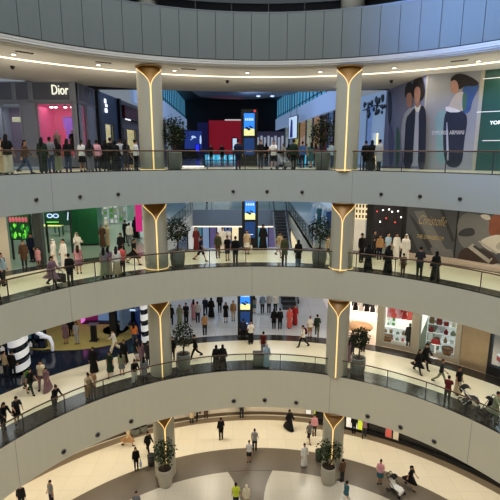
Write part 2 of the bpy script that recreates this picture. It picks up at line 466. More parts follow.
# ================================================================== people: bodies and clothes grown once per pose, then shared
def grow(mb, voxel, ratio, smooth_it=3):
    me = mb.mesh('tmp', []); o = bpy.data.objects.new('tmp', me); COL.objects.link(o)
    import bmesh
    b = bmesh.new(); b.from_mesh(me); bmesh.ops.recalc_face_normals(b, faces=b.faces); b.to_mesh(me); b.free()
    r = o.modifiers.new('r', 'REMESH'); r.mode = 'VOXEL'; r.voxel_size = voxel
    if smooth_it:
        s = o.modifiers.new('s', 'SMOOTH'); s.factor = .5; s.iterations = smooth_it
    if ratio < 1:
        d = o.modifiers.new('d', 'DECIMATE'); d.ratio = ratio
    bpy.context.view_layer.update()
    out = bpy.data.meshes.new_from_object(o.evaluated_get(bpy.context.evaluated_depsgraph_get()))
    bpy.data.objects.remove(o); bpy.data.meshes.remove(me)
    out.materials.clear()
    out.polygons.foreach_set('use_smooth', [True]*len(out.polygons))
    return out
# lean, left leg (thigh, knee), right leg, left arm (pitch, spread, elbow), right arm
POSE = {
 'stand': (0, (2,3), (-2,2), (4,9,14), (2,9,12)),
 'idle': (0, (6,9), (-3,2), (10,9,30), (-4,10,20)),
 'walk': (3, (24,8), (-20,26), (-20,7,12), (22,7,26)),
 'stride': (4, (-22,30), (25,6), (24,7,28), (-20,7,10)),
 'phone': (2, (3,4), (-2,3), (4,9,12), (48,8,88)),
 'rail': (20, (0,0), (-6,14), (34,10,46), (30,10,50)),
 'push': (6, (14,8), (-14,16), (40,7,45), (40,7,45)),
 'hold': (0, (3,4), (-2,3), (20,12,85), (18,12,88)),
}
ZH = .92
def skeleton(pose):
    lean, lL, lR, aL, aR = POSE[pose]
    Rm = Matrix.Translation((0,0,ZH)) @ Matrix.Rotation(R(lean), 4, 'X') @ Matrix.Translation((0,0,-ZH))
    S = {}
    for sx, leg, k in ((-1, lL, 'L'), (1, lR, 'R')):
        h = Vector((sx*.088, 0, .91)); a = R(leg[0]); b_ = R(leg[0]-leg[1])
        kn = h+Vector((sx*.008, -math.sin(a), -math.cos(a)))*.43
        an = kn+Vector((0, -math.sin(b_), -math.cos(b_)))*.41
        S['hip'+k], S['knee'+k], S['ank'+k] = h, kn, an
    for sx, arm, k in ((-1, aL, 'L'), (1, aR, 'R')):
        s = Rm @ Vector((sx*.168, 0, 1.40)); p, ab, e = (R(q) for q in arm)
        p0 = p
        u = Vector((sx*math.sin(ab), -math.sin(p0)*math.cos(ab), -math.cos(p0)*math.cos(ab)))
        inn = -.35 if arm[2] > 40 else .25
        f = Vector((sx*math.sin(ab)*.4+sx*inn*(.5 if arm[2] > 40 else .1), -math.sin(p0+e), -math.cos(p0+e))).normalized()
        el = s+u*.29; w = el+f*.245
        S['sh'+k], S['el'+k], S['wr'+k], S['fd'+k] = s, el, w, f
    dz = .075-min(S['ankL'].z, S['ankR'].z)
    T = Matrix.Translation((0,0,dz))
    for k in S:
        if not k.startswith('fd'): S[k] = T @ S[k]
    S['M'] = T @ Rm; S['dz'] = dz
    return S
HEADR = [(1.505,.034,.042,0,-.03),(1.53,.055,.072,0,-.018),(1.565,.066,.088,0,-.006),(1.605,.073,.096,0,0),(1.645,.075,.098,0,.004),(1.685,.066,.087,0,.006),(1.715,.045,.06,0,.007),(1.728,.02,.03,0,.008)]
TORSO = [(.83,.10,.08),(.87,.155,.105),(.93,.165,.112),(1.0,.15,.105),(1.08,.138,.098),(1.2,.155,.108),(1.3,.165,.112),(1.37,.162,.1),(1.42,.135,.082),(1.455,.1,.072),(1.475,.072,.062)]
def hand(mb, w, f, sx):
    up = Vector((0,-1,0)) if abs(f.y) < .7 else Vector((0,0,1))
    wd = (up-f*up.dot(f)).normalized()           # thumb side
    nn = f.cross(wd).normalized()*-sx            # towards the palm
    def P(a, b_, c): return w+f*a+wd*b_+nn*c
    # palm
    mb.add([P(a, b_, c) for a, hw, th in ((-.02,.022,.016),(.03,.036,.014),(.085,.04,.011)) for b_, c in ((-hw,-th),(hw,-th),(hw,th),(-hw,th))],
           [(0,1,2,3),(8,11,10,9)]+[(i*4+k, i*4+(k+1)%4, i*4+4+(k+1)%4, i*4+4+k) for i in (0,1) for k in range(4)])
    for j, (b_, L) in enumerate(((.033,.07),(.011,.08),(-.011,.074),(-.032,.058))):
        mb.tube([P(.075,b_,0), P(.085+L*.45,b_*1.25,.006), P(.085+L*.8,b_*1.35,.024), P(.085+L,b_*1.35,.042)], [.0095,.009,.0085,.007], 6)
    mb.tube([P(.01,.03,.002), P(.045,.056,.012), P(.08,.064,.022)], [.012,.011,.008], 6)
def foot(mb, an, grow_=0., flat=True):
    a = an
    mb.loft([(a.z-.075-grow_*.3,.04+grow_,.115+grow_,a.x,a.y-.06),(a.z-.045,.044+grow_,.12+grow_,a.x,a.y-.06),(a.z-.01,.038+grow_,.075+grow_,a.x,a.y-.02),(a.z+.05,.034+grow_,.04+grow_,a.x,a.y)], 10)
CACHE = {}
def body_mesh(pose):
    k = ('body', pose)
    if k in CACHE: return CACHE[k]
    S = skeleton(pose); b = MB(); M = S['M']
    b.loft(TORSO, 16, M); b.loft([(1.42,.062,.06,0,.01),(1.48,.052,.055,0,.004),(1.54,.052,.056,0,-.002)], 12, M)
    b.loft(HEADR, 16, M)
    nose = [(1.575,.016,.018,0,-.098),(1.59,.016,.02,0,-.102),(1.625,.009,.012,0,-.096)]
    b.loft(nose, 8, M)
    for sx in (-1, 1): b.loft([(1.575,.008,.012,sx*.073,.012),(1.6,.012,.022,sx*.077,.014),(1.63,.01,.02,sx*.077,.014)], 8, M)
    for k_, sx in (('L',-1),('R',1)):
        b.tube([S['hip'+k_]+Vector((0,0,.04)), S['hip'+k_]-Vector((0,0,.08)), S['knee'+k_]*.6+S['hip'+k_]*.4, S['knee'+k_], S['knee'+k_]*.65+S['ank'+k_]*.35, S['ank'+k_]], [.075,.088,.072,.053,.055,.036], 12)
        foot(b, S['ank'+k_])
        sh, el, w = S['sh'+k_], S['el'+k_], S['wr'+k_]
        nk = M @ Vector((sx*.09,0,1.415))
        b.tube([nk, sh, sh*.6+el*.4, el, el*.6+w*.4, w], [.05,.05,.044,.036,.036,.026], 10)
        hand(b, w, S['fd'+k_], sx)
    me = grow(b, .0085, .16, 2)
    # eyes, brows and mouth
    f = MB()
    for sx in (-1, 1):
        f.ball(M @ Vector((sx*.031,-.088,1.622)), .012, .008, .007, 8)
        f.box(M @ Vector((sx*.031,-.092,1.643)), (.036,.012,.007))
    f.mi(1).ball(M @ Vector((0,-.088,1.549)), .024, .009, .007, 8)
    n0 = len(me.vertices)
    import bmesh
    bm = bmesh.new(); bm.from_mesh(me)
    vs = [bm.verts.new(p) for p in f.v]
    for fc, mi in zip(f.f, f.m):
        q = bm.faces.new([vs[i] for i in fc]); q.material_index = 1+mi; q.smooth = True
    bm.to_mesh(me); bm.free()
    me.name = 'person_'+pose
    me.materials.append(None); me.materials.append(mat('eye_dark', (30,24,22), .4, var=0)); me.materials.append(mat('lip', (150,86,78), .5, var=0))
    CACHE[k] = me
    return me
def cloth(kind, pose):
    k = (kind, pose)
    if k in CACHE: return CACHE[k]
    S = skeleton(pose); b = MB(); M = S['M']; vox = .017; ratio = .35
    T = [(z, rx+.022, ry+.022) for z, rx, ry in TORSO]
    def sleeves(frac, r0, r1, cuff=None):
        for q, sx in (('L',-1),('R',1)):
            nk = M @ Vector((sx*.075,0,1.425)); sh, el, w = S['sh'+q], S['el'+q], S['wr'+q]
            if frac <= 1: b.tube([nk, sh, sh.lerp(el, .5*frac), sh.lerp(el, frac)], [r0,r0,r0*.95,r1], 12)
            else: b.tube([nk, sh, sh.lerp(el,.5), el, el.lerp(w, .5), el.lerp(w, frac-1)], [r0,r0,r0*.92,(r0+r1)/2,(r0+r1)/2,cuff or r1], 12)
    def legs(frac, r0, r1, r2):
        b.loft([(.8,.14,.1),(.88,.172,.122),(.95,.178,.126),(1.02,.165,.12)], 16, M)
        for q in 'LR':
            h, kn, an = S['hip'+q], S['knee'+q], S['ank'+q]
            if frac <= 1: b.tube([h+Vector((0,0,.04)), h-Vector((0,0,.07)), h.lerp(kn, frac)], [r0*.9,r0,r1], 12)
            else: b.tube([h+Vector((0,0,.04)), h-Vector((0,0,.07)), h.lerp(kn,.6), kn, kn.lerp(an, frac-1)], [r0*.9,r0,(r0+r1)/2,r1,r2], 12)
    mid = [(S['ankL'].y+S['ankR'].y)/2, abs(S['ankL'].y-S['ankR'].y)/2]
    def hem(z_top, z_bot, rx0, ry0, rx1, ry1, n=6):
        out = []
        for i in range(n+1):
            s = i/n; z = z_bot+(z_top-z_bot)*(1-s) if False else z_bot+(z_top-z_bot)*s
            a = 1-s
            out.append((z, rx0+(rx1-rx0)*a, ry0+(ry1-ry0)*a+mid[1]*a*1.15, 0, mid[0]*a))
        return out
    lo = S['dz']
    if kind == 'tee': b.loft([(.85,.198,.146),(.93,.194,.14)]+[t for t in T[3:]], 18, M); sleeves(.8, .06, .064)
    elif kind == 'shirt': b.loft([(.84,.2,.148),(.93,.196,.142)]+[t for t in T[3:]], 18, M); sleeves(1.93, .06, .046)
    elif kind == 'coat':
        b.loft([(z+lo if z < .9 else z, rx, ry, cx, cy) for z, rx, ry, cx, cy in hem(.9,.52,.185,.135,.21,.15)], 18); b.loft([(.84,.185,.14)]+[(z, rx+.016, ry+.018) for z, rx, ry in T[2:]], 18, M); sleeves(1.95, .068, .056)
    elif kind == 'trousers': legs(1.97, .1, .073, .06)
    elif kind == 'wide_trousers': legs(1.98, .108, .1, .105)
    elif kind == 'shorts': legs(1, .104, .088, .08)
    elif kind in ('skirt', 'long_skirt'):
        zb = .5 if kind == 'skirt' else .1
        b.loft(hem(.98+lo, zb+max(lo, -.03), .17, .125, .23 if zb > .3 else .27, .16), 20); b.loft([(.92,.17,.122),(1.0,.162,.118),(1.03,.155,.112)], 18, M)
    elif kind in ('dress', 'long_dress'):
        zb = .45 if kind == 'dress' else .08
        b.loft(hem(1.0+lo, zb+max(lo, -.03), .165, .122, .23, .15), 20); b.loft([(.9,.172,.125)]+T[3:], 18, M); sleeves(1.5 if zb < .3 else .8, .064, .05)
    elif kind == 'robe':      # white kandura: straight, ankle long, long sleeves
        b.loft(hem(1.05+lo, .07, .178, .14, .235, .16), 20); b.loft([(.95,.178,.135)]+[(z, rx+.012, ry+.014) for z, rx, ry in T[4:]], 18, M); sleeves(1.95, .07, .068)
    elif kind == 'abaya':     # black, flowing, wide sleeves
        b.loft(hem(1.1+lo, .045, .175, .135, .3, .2), 20); b.loft([(1.0,.176,.135)]+[(z, rx+.014, ry+.016) for z, rx, ry in T[5:]], 18, M); sleeves(1.95, .074, .1)
    me = grow(b, vox, ratio, 3); me.name = kind+'_'+pose; me.materials.append(None)
    CACHE[k] = me
    return me
def shoe_mesh(pose, q):
    k = ('shoe', pose, q)
    if k not in CACHE:
        S = skeleton(pose); b = MB(); a = S['ank'+q]
        b.loft([(a.z-.083,.05,.128,a.x,a.y-.06),(a.z-.065,.053,.132,a.x,a.y-.06),(a.z-.035,.05,.125,a.x,a.y-.058),(a.z-.005,.045,.08,a.x,a.y-.02),(a.z+.02,.044,.05,a.x,a.y)], 12)
        me = b.mesh('shoe', None or [], True); me.materials.append(None); CACHE[k] = me
    return CACHE[k]
def head_mesh(kind):
    k = ('head', kind)
    if k in CACHE: return CACHE[k]
    b = MB()
    cap = [(1.575,.05,.03,0,.075),(1.6,.079,.075,0,.034),(1.645,.083,.094,0,.016),(1.69,.077,.095,0,.009),(1.725,.055,.072,0,.009),(1.745,.025,.035,0,.01)]
    if kind == 'short': b.loft(cap, 14)
    elif kind == 'crop': b.loft([(z, rx*.96, ry*.96, cx, cy) for z, rx, ry, cx, cy in cap], 14)
    elif kind == 'long':
        b.loft(cap, 14); b.loft([(1.28,.05,.02,0,.115),(1.36,.088,.034,0,.11),(1.48,.098,.05,0,.085),(1.58,.094,.06,0,.06),(1.66,.082,.07,0,.035)], 14)
    elif kind == 'bun':
        b.loft(cap, 14); b.ball((0,.1,1.7), .048, n=10)
    elif kind == 'tail':
        b.loft(cap, 14); b.tube([(0,.09,1.67),(0,.14,1.6),(0,.135,1.48),(0,.12,1.38)], [.03,.036,.03,.01], 8)
    elif kind == 'scarf':
        b.loft([(1.33,.16,.1,0,.01),(1.41,.155,.105,0,.012),(1.465,.1,.092,0,.012),(1.52,.086,.09,0,.022),(1.6,.092,.1,0,.03),(1.66,.094,.108,0,.022),(1.71,.08,.095,0,.018),(1.745,.05,.06,0,.018),(1.757,.02,.03,0,.02)], 16)
    elif kind == 'ghutra':
        b.loft([(1.2,.15,.06,0,.11),(1.3,.165,.085,0,.08),(1.42,.15,.1,0,.05),(1.52,.118,.09,0,.045),(1.6,.104,.1,0,.032),(1.66,.094,.106,0,.02),(1.71,.082,.096,0,.012),(1.745,.05,.06,0,.012),(1.755,.02,.03,0,.014)], 16)
    elif kind == 'agal':
        for z in (1.69, 1.712): b.tube([(.09*math.cos(2*pi*i/24), .014+.106*math.sin(2*pi*i/24), z) for i in range(24)], .011, 6, True)
    elif kind == 'cap':
        b.loft([(1.645,.085,.1,0,.006),(1.69,.082,.096,0,.006),(1.73,.06,.07,0,.008),(1.75,.02,.03,0,.01)], 14); b.loft([(1.652,.06,.07,0,-.11),(1.66,.06,.07,0,-.11)], 12)
    me = b.mesh(kind, [], True); me.materials.append(None); CACHE[k] = me
    return me
SKIN = {'fair': (222,178,150), 'tan': (190,140,108), 'brown': (140,98,74), 'deep': (92,64,50)}
CLOTH = {'black': (20,20,22), 'charcoal': (48,48,52), 'white': (232,228,220), 'grey': (120,120,122), 'light grey': (176,176,176), 'navy': (28,34,58), 'jeans': (56,74,104), 'pale jeans': (120,138,160), 'beige': (196,176,142), 'tan': (164,126,86), 'brown': (94,68,50), 'maroon': (98,34,36), 'red': (168,40,44), 'pink': (226,160,170), 'coral': (218,96,88), 'orange': (214,120,60), 'green': (70,140,50), 'olive': (86,86,58), 'sage': (136,142,112), 'teal': (52,98,106), 'blue': (60,92,150), 'pale blue': (160,186,206), 'cream': (226,214,186), 'yellow': (206,220,60), 'dark green': (36,52,40), 'mauve': (130,100,112), 'hair': (22,18,17), 'brown hair': (62,42,30), 'grey hair': (130,126,120)}
def cmat(c):
    return mat('cloth_'+c.replace(' ', '_'), CLOTH[c], .8, var=.14, scale=18, spec=.2)
PEOPLE = []; PSC = .91
def worn(o, name, me, m, M=None, label=None):
    c = link(name, me, o)
    c.material_slots[0].link = 'OBJECT'; c.material_slots[0].material = m
    if M is not None: c.matrix_local = M
    if label: c['label'] = label
    return c
def person(loc, rz, label, top=None, bottom=None, robe=None, head='short', hc='hair', pose='stand', h=1.7, skin='tan', shoe='black', group=None):
    """top / bottom / robe are (garment, colour)"""
    o = link('person', body_mesh(pose), None, loc, R(rz)); s = h/1.73*PSC; o.scale = (s, s, s)
    tag(o, label, 'person', group)
    o.material_slots[0].link = 'OBJECT'; o.material_slots[0].material = mat('skin_'+skin, SKIN[skin], .55, var=.04, scale=9)
    for g in (bottom, top, robe):
        if g: worn(o, g[0], cloth(g[0], pose), cmat(g[1]))
    for q in 'LR': worn(o, 'shoe', shoe_mesh(pose, q), cmat(shoe))
    M = skeleton(pose)['M']
    nm = {'scarf': 'headscarf', 'ghutra': 'headcloth', 'cap': 'cap'}.get(head, 'hair')
    if head:
        worn(o, nm, head_mesh(head), cmat(hc), M)
        if head == 'ghutra':
            hc_ = [c for c in o.children if c.name.startswith('headcloth')][-1]; worn(hc_, 'head_cord', head_mesh('agal'), cmat('black'))
        if head == 'cap': worn(o, 'hair', head_mesh('crop'), cmat('hair'), M)
    o['_pose'] = pose
    PEOPLE.append(o)
    return o
def wpos(o, key, pose):
    """world position of a joint of a placed person"""
    v = skeleton(pose)[key]; s = o.scale[0]; a = o.rotation_euler[2]
    return Vector(o.location)+Matrix.Rotation(a, 3, 'Z') @ (v*s)
# ================================================================== shops, hoardings and the concourse beyond
m_lgrey = mat('boutique_grey', (158,164,186), .5, var=.03); m_dgrey = mat('boutique_dark_panel', (104,106,124), .45, var=.04)
m_line = mat('pale_trim', (170,172,184), .45, .2); m_sign = mat('sign_letters', (240,240,216), .5, emit=1.1, var=0)
m_signw = mat('sign_letters_white', (240,244,255), .5, emit=1.6, var=0)
m_pinkw = mat('pink_display_wall', (206,96,130), .6, emit=.5, var=.25, scale=1.5); m_lilac = mat('lilac_curtain', (168,126,206), .7, emit=.5, var=.2, scale=3)  # glow of display wall and curtain stands in for the window lighting
m_redw = mat('red_display', (190,56,72), .6, emit=.4, var=.25, scale=3)  # glow stands in for light inside the slim display
m_hot = mat('hot_pink', (255,96,128), .5, emit=.6, var=.1)
m_spotrow = mat('spot_row', (255,236,226), .5, emit=3.2, var=0)
m_creamlit = mat('lit_cream', (232,216,176), .6, emit=.8, var=.06); m_whitelit = mat('lit_white', (236,236,232), .6, emit=.5, var=.04)
m_wood = mat('pale_wood', (190,144,92), .5, var=.12, scale=4); m_dwood = mat('dark_wood', (70,46,30), .5)
m_bluelit = mat('lit_blue_white', (150,180,220), .6, emit=.4, var=.1)
def facade(pl, name, x0, x1, z0, z1, holes, m, d=.3):
    b = MB(); xs = x0
    for (a, c, e, f) in sorted(holes):
        if a > xs: b.span((xs, 0, z0), (a, d, z1))
        if e > z0: b.span((a, 0, z0), (c, d, e))
        if f < z1: b.span((a, 0, f), (c, d, z1))
        xs = c
    if xs < x1: b.span((xs, 0, z0), (x1, d, z1))
    return struct(b.build(name, m, None, False, pl.p, pl.rz))
def shop_box(pl, name, a, c, e, f, depth, mb_, ms=None, mfl=None):
    """recess behind an opening: back, sides, floor and ceiling"""
    b = MB(); g = .05
    b.mi(0).span((a-.1, depth, e), (c+.1, depth+g, f))
    b.mi(1).span((a-.1, .3, e), (a-.1+g, depth, f)); b.span((c+.1-g, .3, e), (c+.1, depth, f)); b.span((a-.1, .3, f), (c+.1, depth, f+g))
    b.mi(2).span((a-.1, .3, e-g), (c+.1, depth, e))
    return struct(b.build(name, [mb_, ms or mb_, mfl or mb_], None, False, pl.p, pl.rz))
WN = [0]
def window(pl, a, c, e, f, fr, y=.12, mull=()):
    WN[0] += 1
    w = thing('window_%d' % WN[0], '', 'window', pl.p, pl.rz); del w['label']; del w['category']; struct(w)
    b = MB(); t = .06
    b.span((a, y-.03, e), (a+t, y+.05, f)); b.span((c-t, y-.03, e), (c, y+.05, f)); b.span((a, y-.03, f-t), (c, y+.05, f)); b.span((a, y-.03, e), (c, y+.05, e+t))
    for x in mull: b.span((x-t/2, y-.03, e), (x+t/2, y+.05, f))
    b.build('window_frame', fr, w)
    b = MB(); b.span((a+t, y, e+t), (c-t, y+.012, f-t)); b.build('window_pane', m_glass2, w)
    return w
def local(pl, name, label, cat, x, y, z, group=None):
    return thing(name, label, cat, pl.w3(x, z, y), pl.rz, group)
def pic(pl, name, parent, polys, y=-.02, step=.003):
    """flat printed shapes: each (material, [(u,v)...]) read off the board"""
    for i, (nm, m, pts) in enumerate(polys):
        b = MB(); b.poly([(x, y-step*i, z) for x, z in pts]); b.build(nm, m, parent, fix=False)
def sm(pts, n=2):
    """Chaikin smoothing of a closed outline"""
    for _ in range(n):
        q = []
        for i in range(len(pts)):
            a, c = pts[i], pts[(i+1) % len(pts)]
            q += [(a[0]*.75+c[0]*.25, a[1]*.75+c[1]*.25), (a[0]*.25+c[0]*.75, a[1]*.25+c[1]*.75)]
        pts = q
    return pts
def mannequin(loc, rz, label, robe=None, top=None, bottom=None, colour='white', h=1.75, group=None, pose='stand'):
    o = link('mannequin', body_mesh(pose), None, loc, R(rz)); s = h/1.73; o.scale = (s,)*3
    o.material_slots[0].link = 'OBJECT'; o.material_slots[0].material = mat('mannequin_'+colour, CLOTH[colour], .4, var=0)
    tag(o, label, 'mannequin', group)
    for g in (bottom, top, robe):
        if g: worn(o, g[0], cloth(g[0], pose), cmat(g[1]))
    b = MB(); b.loft([(-.0,.2,.2),(.02,.19,.19)], 18); b.build('stand_base', m_steel, o, True)
    return o
def plinth(loc, rz, d, label, m, cat='plinth'):
    o = thing('display_plinth', label, cat, loc, rz)
    b = MB(); b.box((0,0,d[2]/2-.03), (d[0]-.06,d[1]-.06,d[2]-.06)); b.build('base', m, o)
    b = MB(); b.box((0,0,d[2]-.03), (d[0],d[1],.06)); b.build('plinth_top', m, o)
    return o
# ------------------------------------------------------------------ top balcony, left: grey boutique on the corner
H = SA-ZB
PF = Plane((-20, 29.5), (-10.73, 29.5), ZB)
def xz(pl, u, v): return pl.px(u, v)
zt = PF.px(50, 103.5)[1]          # head of the windows
w1 = (PF.xu(-14), PF.xu(22)); w2 = (PF.xu(38), PF.xu(73.5))
facade(PF, 'wall_boutique_front', 0, PF.w+.0, 0, H, [(w1[0], w1[1], .15, zt), (w2[0], w2[1], .55, zt)], m_lgrey)
b = MB()
zb0, zb1 = PF.px(50, 101)[1], PF.px(50, 82.5)[1]
for a, c in ((PF.xu(-14), PF.xu(16.5)), (PF.xu(19.5), PF.xu(32.5)), (PF.xu(36), PF.xu(73))):
    b.mi(0).span((a, -.03, zb0), (c, .02, zb1))
    b.mi(1)
    for (p, q) in (((a, zb0), (c, zb0)), ((a, zb1), (c, zb1)), ((a, zb0), (a, zb1)), ((c, zb0), (c, zb1))):
        b.span((p[0]-.025, -.05, p[1]-.025), (q[0]+.025, -.02, q[1]+.025))
b.mi(1)
for z in (zt+.04, zt+.16): b.span((0, -.06, z), (PF.w, .0, z+.03))
for u in (23, 37, 74.5): x = PF.xu(u); b.span((x-.03, -.05, .1), (x+.03, .0, zt))
struct(b.build('trim_boutique_panels', [m_dgrey, m_line], None, False, PF.p, PF.rz))
so = local(PF, 'boutique_sign', 'pale glowing lettering on the dark grey fascia of the corner boutique', 'sign', PF.px(51.5, 95)[0], -.06, PF.px(51.5, 95)[1])
hh = PF.px(51.5, 84)[1]-PF.px(51.5, 95.2)[1]
text('lettering', 'Dior', hh*1.28, m_sign, so, (0, 0, 0), sx=.66, ext=.03, bold=-.004)
window(PF, w1[0], w1[1], .15, zt, m_line, .12, (PF.xu(3),))
window(PF, w2[0], w2[1], .55, zt, m_line, .12)
shop_box(PF, 'wall_boutique_room', w1[0], w1[1], .15, zt, 3.2, mat('mauve_room', (150,128,146), .6, emit=.12), mat('pale_room', (170,176,186), .6, emit=.1), m_white)
shop_box(PF, 'wall_boutique_pink_room', w2[0], w2[1], .55, zt, 2.6, m_pinkw, m_pinkw, mat('pink_floor', (226,120,140), .4))
o = local(PF, 'lilac_curtain', 'pleated lilac curtain hanging at the back of the pink boutique window', 'curtain', (w2[0]*.38+w2[1]*.62), 2.3, .56)
b = MB(); n = 26; W = (w2[1]-w2[0])*.62
pts = [(-W/2+W*i/n, .05*(-1)**i) for i in range(n+1)]
for i in range(n): b.add([(pts[i][0],pts[i][1],0),(pts[i+1][0],pts[i+1][1],0),(pts[i+1][0],pts[i+1][1],zt-1.25),(pts[i][0],pts[i][1],zt-1.25)], [(0,1,2,3)])
b.build('drape', m_lilac, o, fix=False)
b = MB(); b.tube([(-W/2,0,zt-1.22),(W/2,0,zt-1.22)], .03); b.build('curtain_pole', m_steel, o)
for k, u in enumerate((47, 51.5, 61.5, 68.5)):
    x, z = PF.px(u, 109.5)
    o = local(PF, 'spotlight', 'glowing spotlight at the ceiling of the pink boutique window, %s of four' % nums[k], 'spotlight', x*.99, .8, zt-.02, 'spotlights over the pink window')
    b = MB(); b.loft([(-.16,.1,.1),(0,.07,.07)], 14); b.build('housing', m_steel, o, True)
    b = MB(); b.ball((0,0,-.16), .12, .12, .07, 12); b.build('lens', m_spotrow, o, True)
for u, hgt, lab in ((59.5, 1.75, 'tall pink cone tree in the pink boutique window'), (64.5, 1.15, 'short pink cone tree beside the tall one in the boutique window')):
    x, _ = PF.px(u, 150)
    o = local(PF, 'cone_tree', lab, 'decoration', x, 1.0, .56)
    b = MB(); b.loft([(0,.05,.05),(.2,.05,.05)], 8); b.build('stem', m_steel, o)
    b = MB(); n = 9
    for i in range(n): z = .18+i*hgt/n; r = .34*(1-i/n); b.loft([(z, r, r), (z+hgt/n*1.1, r*.55, r*.55)], 14)
    b.build('cone', m_hot, o, True)
mannequin(PF.w3(PF.px(52,150)[0], .56, .9), 8, 'pale mannequin in a cream dress in the pink boutique window', robe=('dress','cream'))
mannequin(PF.w3(PF.px(69,150)[0], .56, .7), -8, 'pale mannequin in a black dress at the edge of the pink boutique window', robe=('dress','black'))
mannequin(PF.w3(PF.px(20.5,150)[0], .16, .8), 5, 'mannequin in a pale blue top and pink skirt in the first boutique window', top=('tee','pale blue'), bottom=('long_skirt','pink'))
o = local(PF, 'pendant_lamp', 'wide cream pendant lampshade glowing inside the first boutique window', 'lamp', PF.px(14,119)[0]*.97, 1.3, PF.px(14,121)[1])
b = MB(); b.loft([(0,.62,.3),(.28,.6,.28)], 24); b.build('lamp_shade', m_creamlit, o, True)
b = MB(); b.tube([(0,0,.28),(0,0,zt-PF.px(14,121)[1])], .012); b.build('cord', m_black, o)
light('boutique_pink', 'AREA', PF.w3((w2[0]+w2[1])/2, zt-.15, 1.2), 40, (255,205,220), 2.4, (0,0,0), 1.2)
light('boutique_room', 'AREA', PF.w3((w1[0]+w1[1])/2, zt-.15, 1.6), 30, (240,225,235), 2.4, (0,0,0), 1.2)
# side of the boutique, then two more shops running away along the concourse
def SP(y0, y1): return Plane((-10.73, y0), (-10.73, y1), ZB)
PS = SP(29.55, 33.1); a, c = PS.xu(82.5, ZB+2.5), PS.xu(88, ZB+2.5)
facade(PS, 'wall_boutique_side', 0, PS.w, 0, H, [(a, c, .3, zt)], m_lgrey)
b = MB()
for p, q in ((.32, 1.14), (1.32, 2.14), (2.32, 3.1)):
    b.mi(0).span((p, -.03, zb0), (q, .02, zb1)); b.mi(1)
    for (s, t) in (((p, zb0), (q, zb0)), ((p, zb1), (q, zb1)), ((p, zb0), (p, zb1)), ((q, zb0), (q, zb1))): b.span((s[0]-.02, -.05, s[1]-.02), (t[0]+.02, -.02, t[1]+.02))
for z in (zt+.04, zt+.16): b.span((0, -.06, z), (PS.w, .0, z+.03))
struct(b.build('trim_boutique_side_panels', [m_dgrey, m_line], None, False, PS.p, PS.rz))
window(PS, a, c, .3, zt, m_line, .12); shop_box(PS, 'wall_boutique_slim_display', a, c, .3, zt, .42, m_redw)
for k in range(6):
    o = local(PS, 'paper_flower', 'red and white paper flower in the slim side window, %s from the bottom' % nums[k], 'flower', (a+c)/2+(.18 if k % 2 else -.18), .22, .75+k*.42, 'paper flowers in the slim window')
    b = MB()
    for j in range(6): q = 2*pi*j/6; b.ball((.1*math.cos(q), 0, .1*math.sin(q)), .075, .03, .075, 8)
    b.build('petals', m_hot if k % 2 else m_whitelit, o, True)
    b = MB(); b.ball((0,-.03,0), .05, .04, .05, 8); b.build('flower_eye', m_redw, o, True)
    b = MB(); b.tube([(0,.04,0),(0,.2,0)], .012); b.build('wire_stem', m_steel, o)
b = MB(); b.box((0,.1,H/2), (.5,.5,H)); struct(b.build('wall_dark_pier', m_dark, None, False, (-10.68, 33.38, ZB), pi/2))
m_slate = mat('slate_blue_front', (62,76,104), .5, var=.04)
P2 = SP(33.64, 38.5)
h2 = [(P2.xu(97.5,ZB+2), P2.xu(102.5,ZB+2), .3, 3.2), (P2.xu(106,ZB+2), P2.xu(114.5,ZB+2), .05, 3.0)]
facade(P2, 'wall_slate_shop', 0, P2.w, 0, H, h2, m_slate)
for q in h2: window(P2, *q, m_line)
shop_box(P2, 'wall_slate_shop_room', h2[0][0], h2[0][1], .3, 3.2, 2, mat('dim_room', (150,140,150), .6, emit=.4), None)  # wall glow stands in for room lighting
shop_box(P2, 'wall_slate_shop_door_room', h2[1][0], h2[1][1], .05, 3.0, 1.2, m_creamlit, m_creamlit)
so = local(P2, 'shop_sign', 'small white stacked emblem on the slate blue shop front', 'sign', P2.px(105,106)[0], -.05, P2.px(105,106)[1])
b = MB(); b.box((-.1,0,.32),(.34,.05,.3)); b.box((.12,0,.02),(.34,.05,.2)); b.box((-.02,0,-.34),(.5,.05,.28)); b.build('emblem', m_signw, so)
mannequin(P2.w3(P2.px(110.5,140)[0], .06, .6), 90, 'dark mannequin in a black coat in the slate blue shop doorway', top=('coat','black'), bottom=('trousers','black'), colour='charcoal')
b = MB(); b.box((0,.1,H/2), (.5,.5,H)); struct(b.build('wall_dark_pier_far', m_dark, None, False, (-10.68, 38.8, ZB), pi/2))
P3 = SP(39.1, 45.5); m_sand = mat('sand_front', (120,108,100), .5)
h3 = [(P3.xu(121.5,ZB+1.6), P3.xu(124.5,ZB+1.6), .3, 2.9), (P3.xu(127.5,ZB+1.6), P3.xu(137.5,ZB+1.6), .05, 2.9)]
facade(P3, 'wall_awning_shop', 0, P3.w, 0, H, h3, m_sand)
for q in h3: window(P3, *q, m_line); 
shop_box(P3, 'wall_awning_shop_room', h3[0][0], h3[1][1], .05, 3, 1.6, m_creamlit, m_creamlit)
o = local(P3, 'awning', 'red and brown striped awning board above the third shop on the left concourse wall', 'awning', P3.xu(120.5,ZB+4), 0, 3.7)
W = P3.xu(138,ZB+4)-P3.xu(120.5,ZB+4)
b = MB()
for i in range(8): b.mi(i % 2).span((W*i/8, -.35, 0), (W*(i+1)/8, -.0, 1.0))
b.build('awning_cloth', [mat('awning_red', (120,40,44), .7), mat('awning_brown', (96,66,52), .7)], o)
b = MB(); b.span((0,-.37,-.05),(W,-.33,.0)); b.build('awning_bar', m_steel, o)
so = local(P3, 'shop_sign', 'white lettering above the warm lit window of the awning shop', 'sign', P3.px(124.5,119.5)[0], -.06, P3.px(124.5,119.5)[1])
